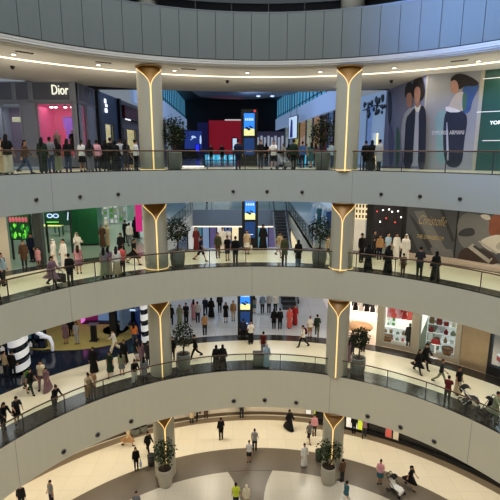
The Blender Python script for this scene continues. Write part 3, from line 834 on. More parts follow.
text('lettering', 'mau', .8, m_signw, so, sx=1.3, ext=.02, bold=.015)
# ------------------------------------------------------------------ top balcony, right: fashion hoardings and green glass front
m_paper = mat('hoarding_white', (156,158,166), .6, var=.03); m_paperb = mat('hoarding_lilac', (132,138,178), .6, var=.12, scale=.8)
m_ink = mat('print_navy', (24,30,54), .6, var=.15); m_ink2 = mat('print_black_hair', (30,24,28), .6, var=.2); m_face = mat('print_face', (186,140,128), .6, var=.12)
m_teal = mat('print_teal_blur', (134,170,176), .6, var=.25, scale=1.2); m_pblue = mat('print_blue_blur', (52,88,150), .6, var=.3, scale=2); m_pgrey = mat('print_pale_shirt', (176,184,208), .6, var=.08)
m_prnt = mat('print_white', (232,232,236), .6, var=.03); m_lilacd = mat('print_dusk', (92,96,140), .6, var=.2); m_pcream = mat('print_cream_jacket', (196,186,176), .6, var=.1); m_grn = mat('print_green', (60,110,90), .6, var=.2)
def board(pl, name, label, z0, z1, m, fr):
    o = thing(name, label, 'hoarding', pl.p+Vector((0,0,0)), pl.rz)
    b = MB(); b.span((0, 0, z0), (pl.w, .12, z1)); b.build('printed_board', m, o)
    b = MB(); b.span((-.04,-.015,z0),(.02,.13,z1)); b.build('edge_trim', fr, o); b = MB(); b.span((pl.w-.02,-.015,z0),(pl.w+.04,.13,z1)); b.build('edge_trim', fr, o)
    return o
P4 = Plane((9.44, 33.2), (9.72, 26.6), ZB)
o = board(P4, 'advertising_hoarding', 'tall bluish hoarding printed with two young people in dark jackets, seen at an angle', 0, H, m_paperb, m_pgrey)
def pp_(pl, *uv): return [pl.px(u, v) for u, v in uv]
pic(P4, '', o, [
 ('printed_dark_shape', m_ink, sm(pp_(P4,(388,92),(391,91),(392,108),(391,124),(388.5,126),(388,105)),1)), ('printed_dark_shape', m_lilacd, sm(pp_(P4,(388,126),(392,124),(394,140),(393,166),(389,166)),1)), ('printed_green', m_grn, sm(pp_(P4,(396,128),(399,126),(400,150),(398,166),(396,166)),1)),
 ('printed_shirt', m_pgrey, sm(pp_(P4,(401,110),(424,104),(427,130),(426,166),(402,166)))),
 ('printed_jacket', m_ink, sm(pp_(P4,(411,112),(415,107),(416,112),(414,140),(413,168),(403,168),(405,140),(406,118)),1)),
 ('printed_jacket', m_ink, sm(pp_(P4,(419,106),(424,105),(426.5,112),(426.5,140),(425.5,169),(418,169),(419,140)),1)),
 ('printed_collar', m_prnt, sm(pp_(P4,(414.5,104),(418,108),(421.5,103),(420,111),(416,112)),1)),
 ('printed_neck', m_face, sm(pp_(P4,(416,98),(420,98),(420,106),(416,107)),1)),
 ('printed_hair', m_ink2, sm(pp_(P4,(405,88),(408,82),(412,82),(414,87),(414,94),(412,98),(405,98)),2)),
 ('printed_hair', m_ink2, sm(pp_(P4,(412.5,88),(414,79),(418,75),(423,77),(425.5,88),(424.5,98),(418,102),(413.5,98)),2)),
 ('printed_face', m_face, sm(pp_(P4,(406.5,93),(412.5,92),(413,104),(410,108),(407,106)),2)),
 ('printed_face', m_face, sm(pp_(P4,(414.5,87),(421,86),(421,99),(418,105),(415,102)),2))])
P5 = Plane((9.74, 26.55), (12.07, 25.2), ZB)
o = board(P5, 'advertising_hoarding', 'tall white hoarding printed with a woman in a dark skirt, windswept hair and lettering', 0, H, m_paper, m_stone)
pic(P5, '', o, [
 ('printed_blur', m_teal, sm(pp_(P5,(434,112),(448,108),(446,140),(448,162),(436,164),(436,140)))),
 ('printed_skirt', m_ink, sm(pp_(P5,(445,111),(452,108),(463,110),(468,118),(464,140),(462,167),(446,167),(443,150),(443,125)))),
 ('printed_blur', m_pblue, sm(pp_(P5,(462,86),(470,82),(479,83),(478,90),(472,100),(470,112),(462,114),(463,100)))),
 ('printed_jacket', m_pcream, sm(pp_(P5,(453,97),(458,91),(465,92),(466,104),(462,112),(448,110),(449,104)))),
 ('printed_blur', m_grn, sm(pp_(P5,(462,92),(467,92),(466,110),(462,111)))),
 ('printed_hair', m_ink2, sm(pp_(P5,(449,80),(454,74),(462,73),(472,77),(480,83),(475,86),(465,85),(459,90),(456,85)))),
 ('printed_face', m_face, sm(pp_(P5,(450,81),(456,79),(459,88),(457,94),(451,92)),2)),
 ('printed_hem', m_prnt, sm(pp_(P5,(445,105),(458,109),(461,112),(446,112)),1)),
 ('printed_arm', m_pgrey, sm(pp_(P5,(446,122),(447.4,122),(449,160),(446.5,160)),1))])
x, z = P5.px(431.5, 134.5); x1, _ = P5.px(469, 133.5)
text('lettering', 'EMPORIO ARMANI', .32, m_prnt, o, (x, -.06, z), ext=.004, sx=(x1-x)/3.05)
P6 = Plane((12.12, 25.16), (16.6, 21.9), ZB)
m_greenglass = mat('green_back_painted_glass', (52,92,84), .12, var=.12, scale=.6)
facade(P6, 'wall_green_glass', 0, P6.w, 0, H, [], m_greenglass, .1)
b = MB(); b.span((-.12,-.05,0),(.06,.1,H)); struct(b.build('trim_hoarding_edge', m_stone, None, False, P6.p, P6.rz))
for k, (u, v, w_) in enumerate(((495,77.5,1.2),(493,111,1.6),(496,140,1.3))):
    x, z = P6.px(u, v)
    o = local(P6, 'tube_light', 'slim white tube light on the green glass front, %s from the top' % nums[k], 'light', x, -.05, z, 'tube lights on the green glass')
    b = MB(); b.box((0,0,0),(w_,.03,.035)); b.build('tube', m_whitelit, o); b = MB(); b.box((-w_/2,0,0),(.04,.05,.05)); b.box((w_/2,0,0),(.04,.05,.05)); b.build('end_cap', m_steel, o)
x, z = P6.px(489.5, 124)
so = local(P6, 'shop_sign', 'small white lettering on the green glass front', 'sign', x, -.03, z); text('lettering', 'YOR', .26, m_signw, so, ext=.01)
# white shop at the far right corner of the concourse
P7 = Plane((7.9, 39.5), (9.4, 33.4), ZB)
h7 = [(P7.xu(364,ZB+2), P7.xu(371,ZB+2), .1, 4.6), (P7.xu(372.2,ZB+1.5), P7.xu(377.6,ZB+1.5), .05, 2.3)]
facade(P7, 'wall_blue_white_shop', 0, P7.w, 0, H, h7, m_bluelit)
window(P7, *h7[0], m_line); shop_box(P7, 'wall_blue_white_room', *h7[0], 2.5, m_bluelit); shop_box(P7, 'wall_blue_white_lobby', *h7[1], 1.5, m_creamlit)
x, z = P7.px(374.5, 107)
o = local(P7, 'wall_ornament', 'dark leafy wrought wall ornament above the lit doorway of the blue-white shop', 'ornament', x, -.08, z)
b = MB(); rnd = random.Random(3)
for i in range(26): b.ball((rnd.uniform(-1.6,1.6), 0, rnd.uniform(-.5,.5)*(1.3-abs(i-13)/20)), rnd.uniform(.12,.28), .05, rnd.uniform(.1,.25), 8)
b.build('leaves', mat('ornament_dark', (44,52,60), .4, .3), o, True); b = MB(); b.tube([(-1.7,.03,-.1),(0,.03,.12),(1.7,.03,-.05)], .04); b.build('branch', m_black, o)
# ------------------------------------------------------------------ concourse on the top floor
b = MB(); b.span((-12.2, 30.4, ZB-.25), (10.8, 92, ZB-.003)); struct(b.build('floor_third_concourse', tile_mat('dark_gloss_tiles', (60,62,70), (40,42,50), 1.8, .15, .1)))
m_fas = mat('blue_white_fascia', (186,200,222), .5, emit=.42, var=.02, ecol=(150,180,225))  # bluish glow stands in for sky light on the side fascias
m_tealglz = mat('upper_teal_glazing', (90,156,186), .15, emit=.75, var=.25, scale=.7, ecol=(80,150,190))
def sidewall(p0, p1, nm, sgn):
    pl = Plane(p0, p1, ZB)
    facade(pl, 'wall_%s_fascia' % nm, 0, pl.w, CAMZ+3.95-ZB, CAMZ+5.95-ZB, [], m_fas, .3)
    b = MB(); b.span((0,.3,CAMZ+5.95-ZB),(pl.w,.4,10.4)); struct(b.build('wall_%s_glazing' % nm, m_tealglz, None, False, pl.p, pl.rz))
    b = MB()
    n = int(pl.w/2.2)
    for i in range(n+1): b.span((pl.w*i/n-.06,.2,CAMZ+5.95-ZB),(pl.w*i/n+.06,.32,10.4))
    b.span((0,.2,7.4),(pl.w,.3,7.5)); struct(b.build('trim_%s_mullions' % nm, m_dark, None, False, pl.p, pl.rz))
    return pl
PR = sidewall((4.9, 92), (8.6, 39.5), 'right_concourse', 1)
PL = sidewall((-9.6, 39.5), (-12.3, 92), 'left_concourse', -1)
# shops under the right fascia
def shoprow(pl, us, nm, z1):
    for i, (u0, u1, m, lab) in enumerate(us):
        a, c = sorted((pl.xu(u0, ZB+2), pl.xu(u1, ZB+2)))
        b = MB(); b.span((a+.1, .42, 0), (c-.1, .5, z1)); struct(b.build('wall_%s_shop' % nm, m, None, False, pl.p, pl.rz))
        b = MB(); b.span((a-.12, .25, 0), (a+.12, .6, z1)); struct(b.build('wall_%s_pier' % nm, m_dgrey, None, False, pl.p, pl.rz))
        b = MB(); b.span((a+.12, .38, 0), (c-.1, .392, z1)); WN[0] += 1; struct(b.build('window_%d' % WN[0], m_glass2, None, False, pl.p, pl.rz))
m_yel = mat('lit_yellow', (226,206,44), .5, emit=1.0, var=.05); m_warm = mat('lit_warm', (214,160,118), .6, emit=1.0, var=.35, scale=.6); m_dim = mat('dim_shop', (90,70,66), .6, emit=.4, var=.4, scale=.8)  # glowing walls stand in for the lighting inside the shops
shoprow(PR, [(282.5,286,m_whitelit,''),(286.5,290,m_bluelit,''),(290.5,296,m_yel,''),(296.5,302,m_warm,''),(303,308.5,m_creamlit,''),(309.5,316,m_warm,''),(317,323.5,m_dim,''),(324,329,m_bluelit,''),(329.5,337,m_dim,'')], 'right_concourse', CAMZ+3.95-ZB)
shoprow(PL, [(150,160,m_dim,''),(161,167,m_warm,''),(168,174,m_whitelit,''),(174.5,180,m_dim,'')], 'left_concourse', CAMZ+3.95-ZB)
# dark ceiling and end wall
b = MB(); b.span((-16,34.5,ZB+10.4),(14,95,ZB+10.6)); b.span((-16,34.3,SA+.15),(14,34.5,ZB+10.6)); struct(b.build('ceiling_concourse', m_dark))
b = MB(); b.span((-16,92,ZB-.3),(14,92.3,ZB+10.6)); struct(b.build('wall_concourse_end', m_black))
o = thing('ceiling_sail', 'curved dark metallic sail under the black concourse ceiling', 'ceiling panel', (0,60,ZB+9.0))
b = MB(); n = 20
for i in range(n):
    a, c = i/n, (i+1)/n
    f = lambda s: (-7.5+15*s, -9*math.sin(pi*s)*.5, -.6*math.sin(pi*s)-.6*(1-s))
    p, q = f(a), f(c); b.add([p, q, (q[0],12,q[2]+.5), (p[0],12,p[2]+.5), (p[0],p[1],p[2]+.15),(q[0],q[1],q[2]+.15)], [(0,1,2,3),(0,4,5,1)])
b.build('sail', mat('sail_metal', (96,110,130), .35, .4, emit=.06), o, True, fix=False)  # faint glow in the metal stands in for light from below
b = MB(); b.tube([(-5,6,.2),(-5,6,1.3)], .03); b.tube([(5,6,.2),(5,6,1.3)], .03); b.build('hanger', m_steel, o)
for k, u in enumerate((258, 272)):
    p = at_y(u, 96, 62)
    o = thing('ceiling_spotlight', 'white glowing spot in the dark concourse ceiling, %s one' % side[k], 'spotlight', p, 0, 'spots in the dark concourse ceiling')
    b = MB(); b.ball((0,0,0), .28, .28, .12, 12); b.build('lens', mat('soft_spot', (200,215,240), .5, emit=.9, var=0), o, True); b = MB(); b.tube([(0,0,.05),(0,0,ZB+10.4-p.z)], .03); b.build('stem', m_dark, o)
m_redp = mat('red_wall', (150,26,44), .6, emit=.5, var=.25, scale=.12); m_navyp = mat('deep_blue_wall', (34,34,86), .6, emit=.3, var=.15)
def flat(name, lab, u0, u1, v0, v1, Y, m, cat='wall panel', st=True):
    p, q = at_y(u0, v0, Y), at_y(u1, v1, Y); z0 = max(q.z, ZB)
    b = MB(); b.span((p.x, Y, z0), (q.x, Y+.15, p.z)); o = b.build(name, m); return struct(o, lab)
b = MB()
for i in range(9): b.span((1.2+.62*i, 83.6, ZB), (1.2+.62*i+.38, 83.8, ZB+3.4+.25*(i % 2)))
struct(b.build('wall_far_lit_slats', mat('far_lit_slats', (176,184,200), .6, emit=.55, var=.15)))
b = MB(); b.span((1, 84, ZB+1), (7, 84.2, ZB+4.4)); struct(b.build('wall_far_dusk', mat('far_dusk', (70,66,92), .6, emit=.25, var=.1)))
flat('wall_red', 'deep red end wall of the top floor concourse', 208.5, 241.5, 120.5, 157, 84, m_redp)
flat('trim_red_wall_light', None, 224.5, 241, 119.3, 120.6, 83.9, m_whitelit)
flat('wall_deep_blue', 'deep blue panel left of the red end wall', 197, 208.4, 122.5, 157, 83, m_navyp)
def screen_wall(name, lab, u0, u1, v0, v1, Y, base, shapes, legs=True):
    p, q = at_y(u0, v0, Y), at_y(u1, v1, Y)
    o = thing(name, lab, 'screen', ((p.x+q.x)/2, Y, ZB)); W = q.x-p.x; z0, z1 = q.z-ZB, p.z-ZB
    b = MB(); b.span((-W/2-.08, .0, z0-.08), (W/2+.08, .2, z1+.08)); b.build('case', m_black, o)
    b = MB(); b.span((-W/2, -.02, z0), (W/2, .0, z1)); b.build('display', base, o)
    for i, (m, pts) in enumerate(shapes):
        b = MB(); b.poly([(-W/2+W*x, -.03-.004*i, z0+(z1-z0)*y) for x, y in pts]); b.build('picture', m, o, fix=False)
    b = MB(); b.span((-W/2, .0, 0), (-W/2+.1, .2, max(.1, z0-.08))); b.span((W/2-.1, .0, 0), (W/2, .2, max(.1, z0-.08))); b.build('support', m_black, o)
    return o
e_blue = mat('screen_blue', (36,60,140), .4, emit=.55, var=.3, scale=.5); e_cyan = mat('screen_cyan', (70,190,235), .4, emit=1.0, var=.3, scale=.8); e_pale = mat('screen_pale', (190,215,240), .4, emit=.9, var=.15)
e_azure = mat('screen_azure', (40,120,235), .4, emit=1.1, var=.25, scale=3); e_sand = mat('screen_sand', (206,210,150), .4, emit=1.0, var=.15, scale=4); e_deep = mat('screen_deep', (24,56,110), .4, emit=.6, var=.4, scale=3); e_dark = mat('screen_dark', (10,30,60), .4, emit=.2, var=0)
e_vivid = mat('screen_vivid_blue', (30,40,220), .4, emit=1.3, var=.2)
screen_wall('video_screen', 'wide blue video screen with pale swirls at the far left of the top concourse', 184, 202, 131, 149, 70, e_blue,
 [(e_pale, sm([(.25,.45),(.5,.62),(.72,.6),(.55,.75),(.35,.7),(.5,.55)])), (e_pale, sm([(.86,.25),(.98,.3),(.95,.8),(.87,.7)]))])
screen_wall('video_screen', 'small vivid blue screen below the swirling screen on the top concourse', 195.5, 199, 144.5, 152, 66, e_vivid, [])
for k, (u0, u1, l) in enumerate(((205,215.5,'first'),(216,226.5,'second'),(228.5,236,'third'))):
    screen_wall('counter_screen', 'low bright cyan counter screen in the top concourse, %s from the left' % l, u0, u1, 154.8, 160.2, 50, e_cyan, [(e_pale, sm([(.1,.3),(.4,.75),(.6,.4),(.9,.8),(.8,.2),(.4,.15)]))])
screen_wall('standing_display', 'small pale blue poster stand near the red wall on the top concourse', 232.5, 236.5, 138.5, 150, 40, e_pale, [(e_blue, sm([(.2,.1),(.8,.1),(.8,.4),(.2,.35)]))])
# angled hanging screen at the right
pl = Plane((5.9, 66), (7.1, 58), ZB)
o = thing('hanging_screen', 'tilted pale blue video screen hanging under the right white fascia', 'screen', pl.p+Vector((-.5,0,0)), pl.rz)
z0, z1 = 2.6, 5.6
b = MB(); b.span((0,0,z0),(4.6,.15,z1)); b.build('case', m_black, o); b = MB(); b.span((.1,-.02,z0+.1),(4.5,0,z1-.1)); b.build('display', e_pale, o)
b = MB(); b.poly([(.6,-.03,z0+.2),(2.4,-.03,z0+.2),(2.2,-.03,z1-.6),(1.2,-.03,z1-.3)]); b.build('picture', e_blue, o, fix=False)
b = MB(); b.tube([(.6,.08,z1),(.6,.08,z1+4.7)], .04); b.tube([(4,.08,z1),(4,.08,z1+4.7)], .04); b.build('hanger', m_steel, o)
# blue-lit low glass wall at right with lit panels
for k, u in enumerate((297.5,301,305,309,313,317)):
    p = at_y(u, 165, 36-.9*k*.3)
    o = thing('lit_bollard', 'slim blue lit floor panel beyond the right planter on the top floor, %s of six' % nums[k], 'floor light', (p.x, p.y, ZB), 0, 'blue lit floor panels')
    b = MB(); b.box((0,0,.42),(.12,.06,.7)); b.build('light_panel', e_cyan, o); b = MB(); b.box((0,0,.03),(.2,.14,.07)); b.build('base', m_black, o)
o = thing('floor_light_strip', 'bright white light strip on the top floor beside the left planter', 'light strip', (at_y(192,169,28).x, 28.6, ZB))
b = MB(); b.box((0,0,.06),(1.3,.1,.06)); b.build('tube', m_spotrow, o); b = MB(); b.box((0,0,.015),(1.4,.16,.03)); b.build('base', m_steel, o)
# ------------------------------------------------------------------ display totems, one per floor
def totem(p, label):
    o = thing('display_totem', label, 'totem', p)
    b = MB(); b.span((-.52,-.16,0),(.52,.16,3.55)); b.build('case', m_black, o)
    s = MB(); s.span((-.33,-.18,1.95),(.33,-.16,3.3)); s.build('upper_screen', e_azure, o)
    s = MB(); s.poly([(-.33,-.185,1.95),(.33,-.185,1.95),(.33,-.185,2.33),(.1,-.185,2.42),(-.33,-.185,2.36)]); s.build('screen_picture', e_sand, o, fix=False)
    s = MB()
    for x, z, r in ((-.16,2.42,.09),(-.02,2.34,.1),(.14,2.44,.08),(.04,2.52,.06)):
        s.poly([(x+r*math.cos(q)*1.1, -.19-.001*r, z+r*math.sin(q)*.8) for q in [2*pi*i/10 for i in range(10)]])
    s.build('screen_picture', e_dark, o, fix=False)
    s = MB()
    for i in range(5): s.poly([(-.26+.11*i, -.19, 2.86),(-.18+.11*i, -.19, 2.86),(-.19+.11*i, -.19, 3.0),(-.25+.11*i, -.19, 3.02)])
    s.build('screen_lettering', e_pale, o, fix=False)
    s = MB(); s.span((-.33,-.18,.75),(.33,-.16,1.8)); s.build('lower_screen', e_deep, o)
    s = MB(); s.span((-.2,-.19,.95),(.2,-.18,1.0)); s.build('screen_caption', e_pale, o)
    s = MB(); s.ball((.34,-.17,3.43), .07, .03, .07, 10); s.build('badge', mat('badge_red', (210,50,70), .5, emit=.6, var=0), o, True)
    s = MB(); s.span((-.56,-.2,0),(.56,.2,.08)); s.build('base', m_steel, o)
totem((at_y(249,150,29.6).x, 29.9, ZB), 'black display totem with blue and yellow screen standing on the top floor')
totem((at_y(250,230,29).x, 29.45, ZC), 'black display totem on the middle floor seen between strolling visitors')
totem((at_y(245.3,320,29.4).x, 29.7, ZD), 'black display totem standing on the white floor of the lowest balcony level')
# ================================================================== middle floor: concourse well, bridge, shops and hoarding
HC = SB-ZC
m_shopfloor = mat('pale_green_floor', (150,164,146), .2, var=.06); m_tealw = mat('teal_shop', (90,140,160), .5, emit=.25, var=.3, scale=.6)
b = MB(); b.slab(R(-80), TW0, 5.3, 20, ZC-.3, ZC-.002); b.slab(TW1, R(80), 5.3, 13, ZC-.3, ZC-.002)
struct(b.build('floor_second_shops', m_shopfloor))
XL, XR, YB = -6.3, 4.2, 50
b = MB(); b.span((-15.5, 27.2, ZC-.32), (XL, 64, ZC-.006)); b.span((XR, 29.0, ZC-.32), (12, 64, ZC-.006)); b.span((XL, YB, ZC-.32), (XR, 64, ZC-.006))
struct(b.build('floor_second_concourse', m_white))
b = MB(); b.span((XL-.05, YB-.12, SCB-.15), (XR+.05, YB, ZC)); struct(b.build('wall_bridge_fascia', mat('bridge_grey', (120,132,146), .5, var=.03)))
b = MB(); b.span((XL-.15, 30.4, SCB), (XL, YB, ZC)); b.span((XR, 29.9, SCB), (XR+.15, YB, ZC)); struct(b.build('wall_well_fascia', m_fascia))
b = MB(); b.span((XL, YB-.1, SCB-.28), (XR, YB+.02, SCB-.16)); struct(b.build('trim_bridge_light', mat('bridge_light', (255,236,205), .5, emit=1.3, var=0)))
b = MB(); b.span((-14, YB, SCB), (12, 66, SCB+.1)); b.span((-14,28,SCB), (XL,YB,SCB+.1)); b.span((XR,28,SCB),(12,YB,SCB+.1)); struct(b.build('ceiling_under_second_concourse', m_soffit))
b = MB(); b.span((-14,27,SB),(12,66,SB+.1)); struct(b.build('ceiling_under_third_concourse', m_soffit))
def rail_run(p, q, z, label):
    p, q = Vector((*p, z)), Vector((*q, z)); L = (q-p).length
    o = thing('glass_balustrade', label, 'balustrade', p, math.atan2(q.y-p.y, q.x-p.x)); n = max(1, round(L/2))
    b = MB(); b.tube([(0,0,1),(L,0,1)], .035); b.build('handrail', m_post, o)
    for i in range(n):
        b = MB(); b.span((L*i/n+.04,-.006,.05),(L*(i+1)/n-.04,.006,.95)); b.build('glass_panel', m_glass, o)
    for i in range(n+1):
        b = MB(); b.span((L*i/n-.025,-.02,0),(L*i/n+.025,.02,.98)); b.build('post', m_post, o)
rail_run((XL, 31), (XL, YB), ZC, 'straight glass balustrade along the left edge of the concourse well on the middle floor')
rail_run((XR, 30.2), (XR, YB), ZC, 'straight glass balustrade along the right edge of the concourse well on the middle floor')
rail_run((XL, YB), (XR, YB), ZC, 'glass balustrade across the bridge at the far end of the concourse well')
# far shop wall of the bridge level: white bands and a blue screen
b = MB(); b.span((-14,64,ZC),(12,64.3,SB)); struct(b.build('wall_second_concourse_end', m_tealw))
for z in (.6, 1.3, 2.0):
    b = MB(); b.span((-9,63.8,ZC+z),(-2.5,64,ZC+z+.35)); struct(b.build('trim_white_band', m_whitelit))
screen_o = thing('video_screen', 'bright blue video screen above the grey bridge in the middle floor concourse', 'screen', (-5.3, 56, ZC))
b = MB(); b.span((-1.35,0,1.05),(1.35,.15,3.3)); b.build('case', m_black, screen_o); b = MB(); b.span((-1.3,-.02,1.1),(1.3,0,3.25)); b.build('display', e_azure, screen_o); b = MB(); b.poly([(-1.2,-.03,1.2),(0,-.03,1.5),(1.2,-.03,2.9),(.2,-.03,3.1),(-1,-.03,2.2)]); b.build('picture', e_cyan, screen_o, fix=False); b = MB(); b.span((-.1,.02,0),(.1,.14,1.05)); b.build('support', m_black, screen_o)
# right side of the well on the middle floor: white displays, blue figures
m_icy = mat('icy_shop_wall', (176,196,214), .6, emit=.5, var=.25, scale=.8)
b = MB(); b.span((8.8,33,ZC),(9,64,SB)); struct(b.build('wall_second_right_shops', m_icy))
b = MB(); b.span((-15.6,44,ZC),(-15.4,64,SB)); struct(b.build('wall_second_left_shops', m_icy))
for k, (u, Y, c, l) in enumerate(((313,40,'pale blue','first'),(319,39,'teal','second'),(324.5,38,'pale blue','third'),(329,37,'blue','fourth'))):
    p = at_y(u, 220, Y)
    mannequin((p.x, Y, ZC), 0, 'mannequin in a %s dress behind the right well balustrade, %s from the left' % (c, l), robe=('long_dress', c), group='mannequins beside the concourse well')
# left green shop
zt = SB-ZC
p0 = at_off(-12, ZC, 5.6); p1 = at_off(9, ZC, 5.6)
b = MB(); b.slab(ang_u(-14, ZC+1.5, 5.5), ang_u(7.5, ZC+1.5, 5.5), 5.35, 5.9, ZC, SB); struct(b.build('wall_second_pale_pier', m_wallw))
def hang_panel(u0, u1, v0, v1, Y, name, label, base, shapes, cat='screen', floor_z=ZC):
    p, q = at_y(u0, v0, Y), at_y(u1, v1, Y); W = q.x-p.x; Hh = p.z-q.z
    o = thing(name, label, cat, ((p.x+q.x)/2, Y, floor_z)); z0 = q.z-floor_z
    b = MB(); b.span((-W/2-.05,.0,z0-.05),(W/2+.05,.15,z0+Hh+.05)); b.build('case', m_black, o)
    b = MB(); b.span((-W/2,-.02,z0),(W/2,0,z0+Hh)); b.build('display', base, o)
    for i, (nm, m, pts) in enumerate(shapes):
        b = MB(); b.poly([(-W/2+W*x, -.025-.003*i, z0+Hh*y) for x, y in pts]); b.build(nm, m, o, fix=False)
    for s in (-1, 1):
        b = MB(); b.span((s*W/2-.05, .02, 0),(s*W/2+.05,.12,max(.05,z0))); b.build('leg', m_post, o)
    return o
g_dk = mat('leaf_dark_green', (16,70,30), .5, emit=.35, var=.4, scale=2); g_lt = mat('leaf_lime', (120,220,70), .5, emit=.7, var=.3, scale=4); g_rd = mat('display_rose', (190,90,100), .5, emit=.45, var=.35, scale=3)
rnd = random.Random(5)
sh = []
for i in range(16):
    cx, cy, r = rnd.uniform(.08,.92), rnd.uniform(.06,.62), rnd.uniform(.05,.12); a0 = rnd.uniform(0,3)
    sh.append(('picture_leaf', g_lt if i % 2 else mat('leaf_mid', (50,150,50), .5, emit=.5, var=.3), [(min(.99,max(.01,cx+r*.7*math.cos(a0+2*pi*k/9))), min(.66,max(.01,cy+r*math.sin(a0+2*pi*k/9)*(1.4 if k % 2 else .7)))) for k in range(9)]))
for i in range(6):
    cx = .08+.16*i; sh.append(('picture_flower', g_rd, [(min(.99,max(.01,cx+.08*math.cos(2*pi*k/8))), .82+.12*math.sin(2*pi*k/8)) for k in range(8)]))
hang_panel(8.5, 31, 215.5, 239.5, 26.2, 'video_screen', 'bright green leaf patterned screen with a rose band above, on the middle floor', g_dk, sh)
hang_panel(32, 40, 217, 231, 27.5, 'poster_board', 'pale pink poster board beside the green leaf screen', mat('rose_poster', (200,130,140), .6, emit=.3, var=.15), [('picture_line', g_rd, [(.1,.5),(.9,.5),(.9,.56),(.1,.56)]), ('picture_line', g_rd, [(.1,.3),(.9,.3),(.9,.35),(.1,.35)])], 'poster')
m_greenp = mat('dark_green_panel', (18,70,48), .4, emit=.12, var=.2)
p = at_off(42, ZC, 5.6); b = MB(); b.box((0,0,zt/2),(.42,.4,zt)); struct(b.build('wall_second_dark_pier', mat('pier_grey', (66,72,70), .5), None, False, (p.x,p.y,ZC)))
ring = lambda cx, cy, r, w: [(cx+r*math.cos(q), cy+r*1.3*math.sin(q)) for q in [2*pi*i/14 for i in range(14)]]
hang_panel(44.5, 70, 211, 224.5, 28, 'shop_sign_board', 'dark green sign board with two pale blue rings on the middle floor', m_greenp,
  [('sign_ring', e_pale, ring(.2,.62,.13,0)), ('sign_ring', e_blue, ring(.2,.62,.08,0)), ('sign_ring', e_pale, ring(.45,.62,.13,0)), ('sign_ring', e_blue, ring(.45,.62,.08,0)), ('sign_line', g_lt, [(.05,.12),(.55,.12),(.55,.2),(.05,.2)]), ('sign_line', e_pale, [(.9,.3),(.95,.3),(.99,.9),(.95,.9)])], 'sign')
o = thing('display_table', 'low green table with a lit yellow top behind the white robed visitors', 'table', at(53, 236, ZC))
b = MB(); b.box((0,0,.78),(1.5,.9,.06)); b.build('tabletop', mat('lit_lime_top', (214,220,120), .5, emit=.5, var=.1), o)
for x in (-.65,.65):
    for y in (-.35,.35): b = MB(); b.box((x,y,.375),(.07,.07,.75)); b.build('leg', m_greenp, o)
o = thing('display_table', 'second green table at the back of the left shop on the middle floor', 'table', at(66, 232.5, ZC))
b = MB(); b.box((0,0,.78),(1.6,.9,.06)); b.build('tabletop', m_greenp, o)
for x in (-.7,.7):
    for y in (-.35,.35): b = MB(); b.box((x,y,.375),(.07,.07,.75)); b.build('leg', m_greenp, o)
# green column-like kiosk
p, q = at(71.5, 246, ZC), at(97, 246, ZC); W = q.x-p.x
o = thing('display_kiosk', 'big dark green square kiosk between the shops on the middle floor', 'kiosk', ((p.x+q.x)/2, p.y+W/2, ZC), R(8))
b = MB(); b.span((-W/2,-W/2,.12),(W/2,W/2,zt-.1)); b.build('cladding', mat('kiosk_green', (16,84,44), .35, emit=.1, var=.25, scale=.7), o)
b = MB(); b.span((-W/2+.05,-W/2+.05,0),(W/2-.05,W/2-.05,.12)); b.build('base', m_black, o)
b = MB()
for i in range(1,4): b.span((-W/2+W*i/4-.02,-W/2-.02,.12),(-W/2+W*i/4+.02,-W/2,zt-.1))
b.build('edge_strip', m_greenp, o)
b = MB(); b.span((-14,40,ZC),(-5,40.2,SB)) if False else b.slab(R(-80), R(-19), 19.5, 19.8, ZC, SB); struct(b.build('wall_second_shop_back', mat('green_white_back', (110,140,124), .6, emit=.2, var=.8, scale=1.1)))
# sparkling shelves of the perfume shop
def shelf(name, label, loc, rz, w, h, n, m, cols, depth=.4, cat='shelf', emit=False, per=5, seed=1, itemlab=None, group=None):
    o = thing(name, label, cat, loc, rz)
    b = MB(); b.span((-w/2,depth/2-.03,0),(w/2,depth/2,h)); b.build('back_panel', m, o)
    for x in (-w/2, w/2-.04):
        b = MB(); b.span((x,-depth/2,0),(x+.04,depth/2,h)); b.build('side_panel', m, o)
    rn = random.Random(seed)
    for i in range(n+1):
        z = .08+(h-.12)*i/n
        b = MB(); b.span((-w/2,-depth/2,z-.02),(w/2,depth/2,z+.02)); b.build('shelf_board', m, o)
        if i == n: break
        for j in range(per):
            x = -w/2+w*(j+.5)/per+rn.uniform(-.03,.03); c = cols[rn.randrange(len(cols))]; hh = rn.uniform(.4,.75)*(h-.12)/n; ww = w/per*rn.uniform(.45,.75)
            bb = MB()
            if rn.random() < .5: bb.loft([(0,ww/2,ww/3),(hh*.6,ww/2,ww/3),(hh*.75,ww/4,ww/5),(hh,ww/5,ww/6)], 10)
            else: bb.span((-ww/2,-.08,0),(ww/2,.08,hh)); bb.span((-ww/3,-.05,hh),(ww/3,.05,hh*1.06))
            it = bb.build('product', mat('product_%s' % c.replace(' ','_'), CLOTH[c], .4, emit=.25 if emit else 0, var=.15, scale=9))
            it.location = o.matrix_basis @ Vector((0,0,0)) if False else Vector(loc)+Matrix.Rotation(rz,3,'Z') @ Vector((x,-.05,z+.02)); it.rotation_euler = (0,0,rz)
            tag(it, '%s item, %s along the %s row up, on the %s' % (c, nums[j], nums[i], itemlab or label), 'product', group or itemlab)
    return o
m_silver = mat('mirror_shelf', (190,205,200), .2, .5, emit=.12, var=.1)
for k, (u, v) in enumerate(((100,226),(110,224),(119,222))):
    p = at(u, v, ZC); shelf('display_shelf', 'glittering shelf in the pale shop behind the green kiosk, %s from the left' % nums[k], p, 0, 1.5, 2.4, 5, m_silver, ['white','sage','light grey','green','cream'], per=4, seed=k, emit=True, itemlab='%s glittering shelf' % nums[k], group='products on the glittering shelves')
o = thing('banner', 'slim hot pink banner on the middle floor left of the lit column', 'banner', (at_y(138.5,215,33).x, 33, ZC))
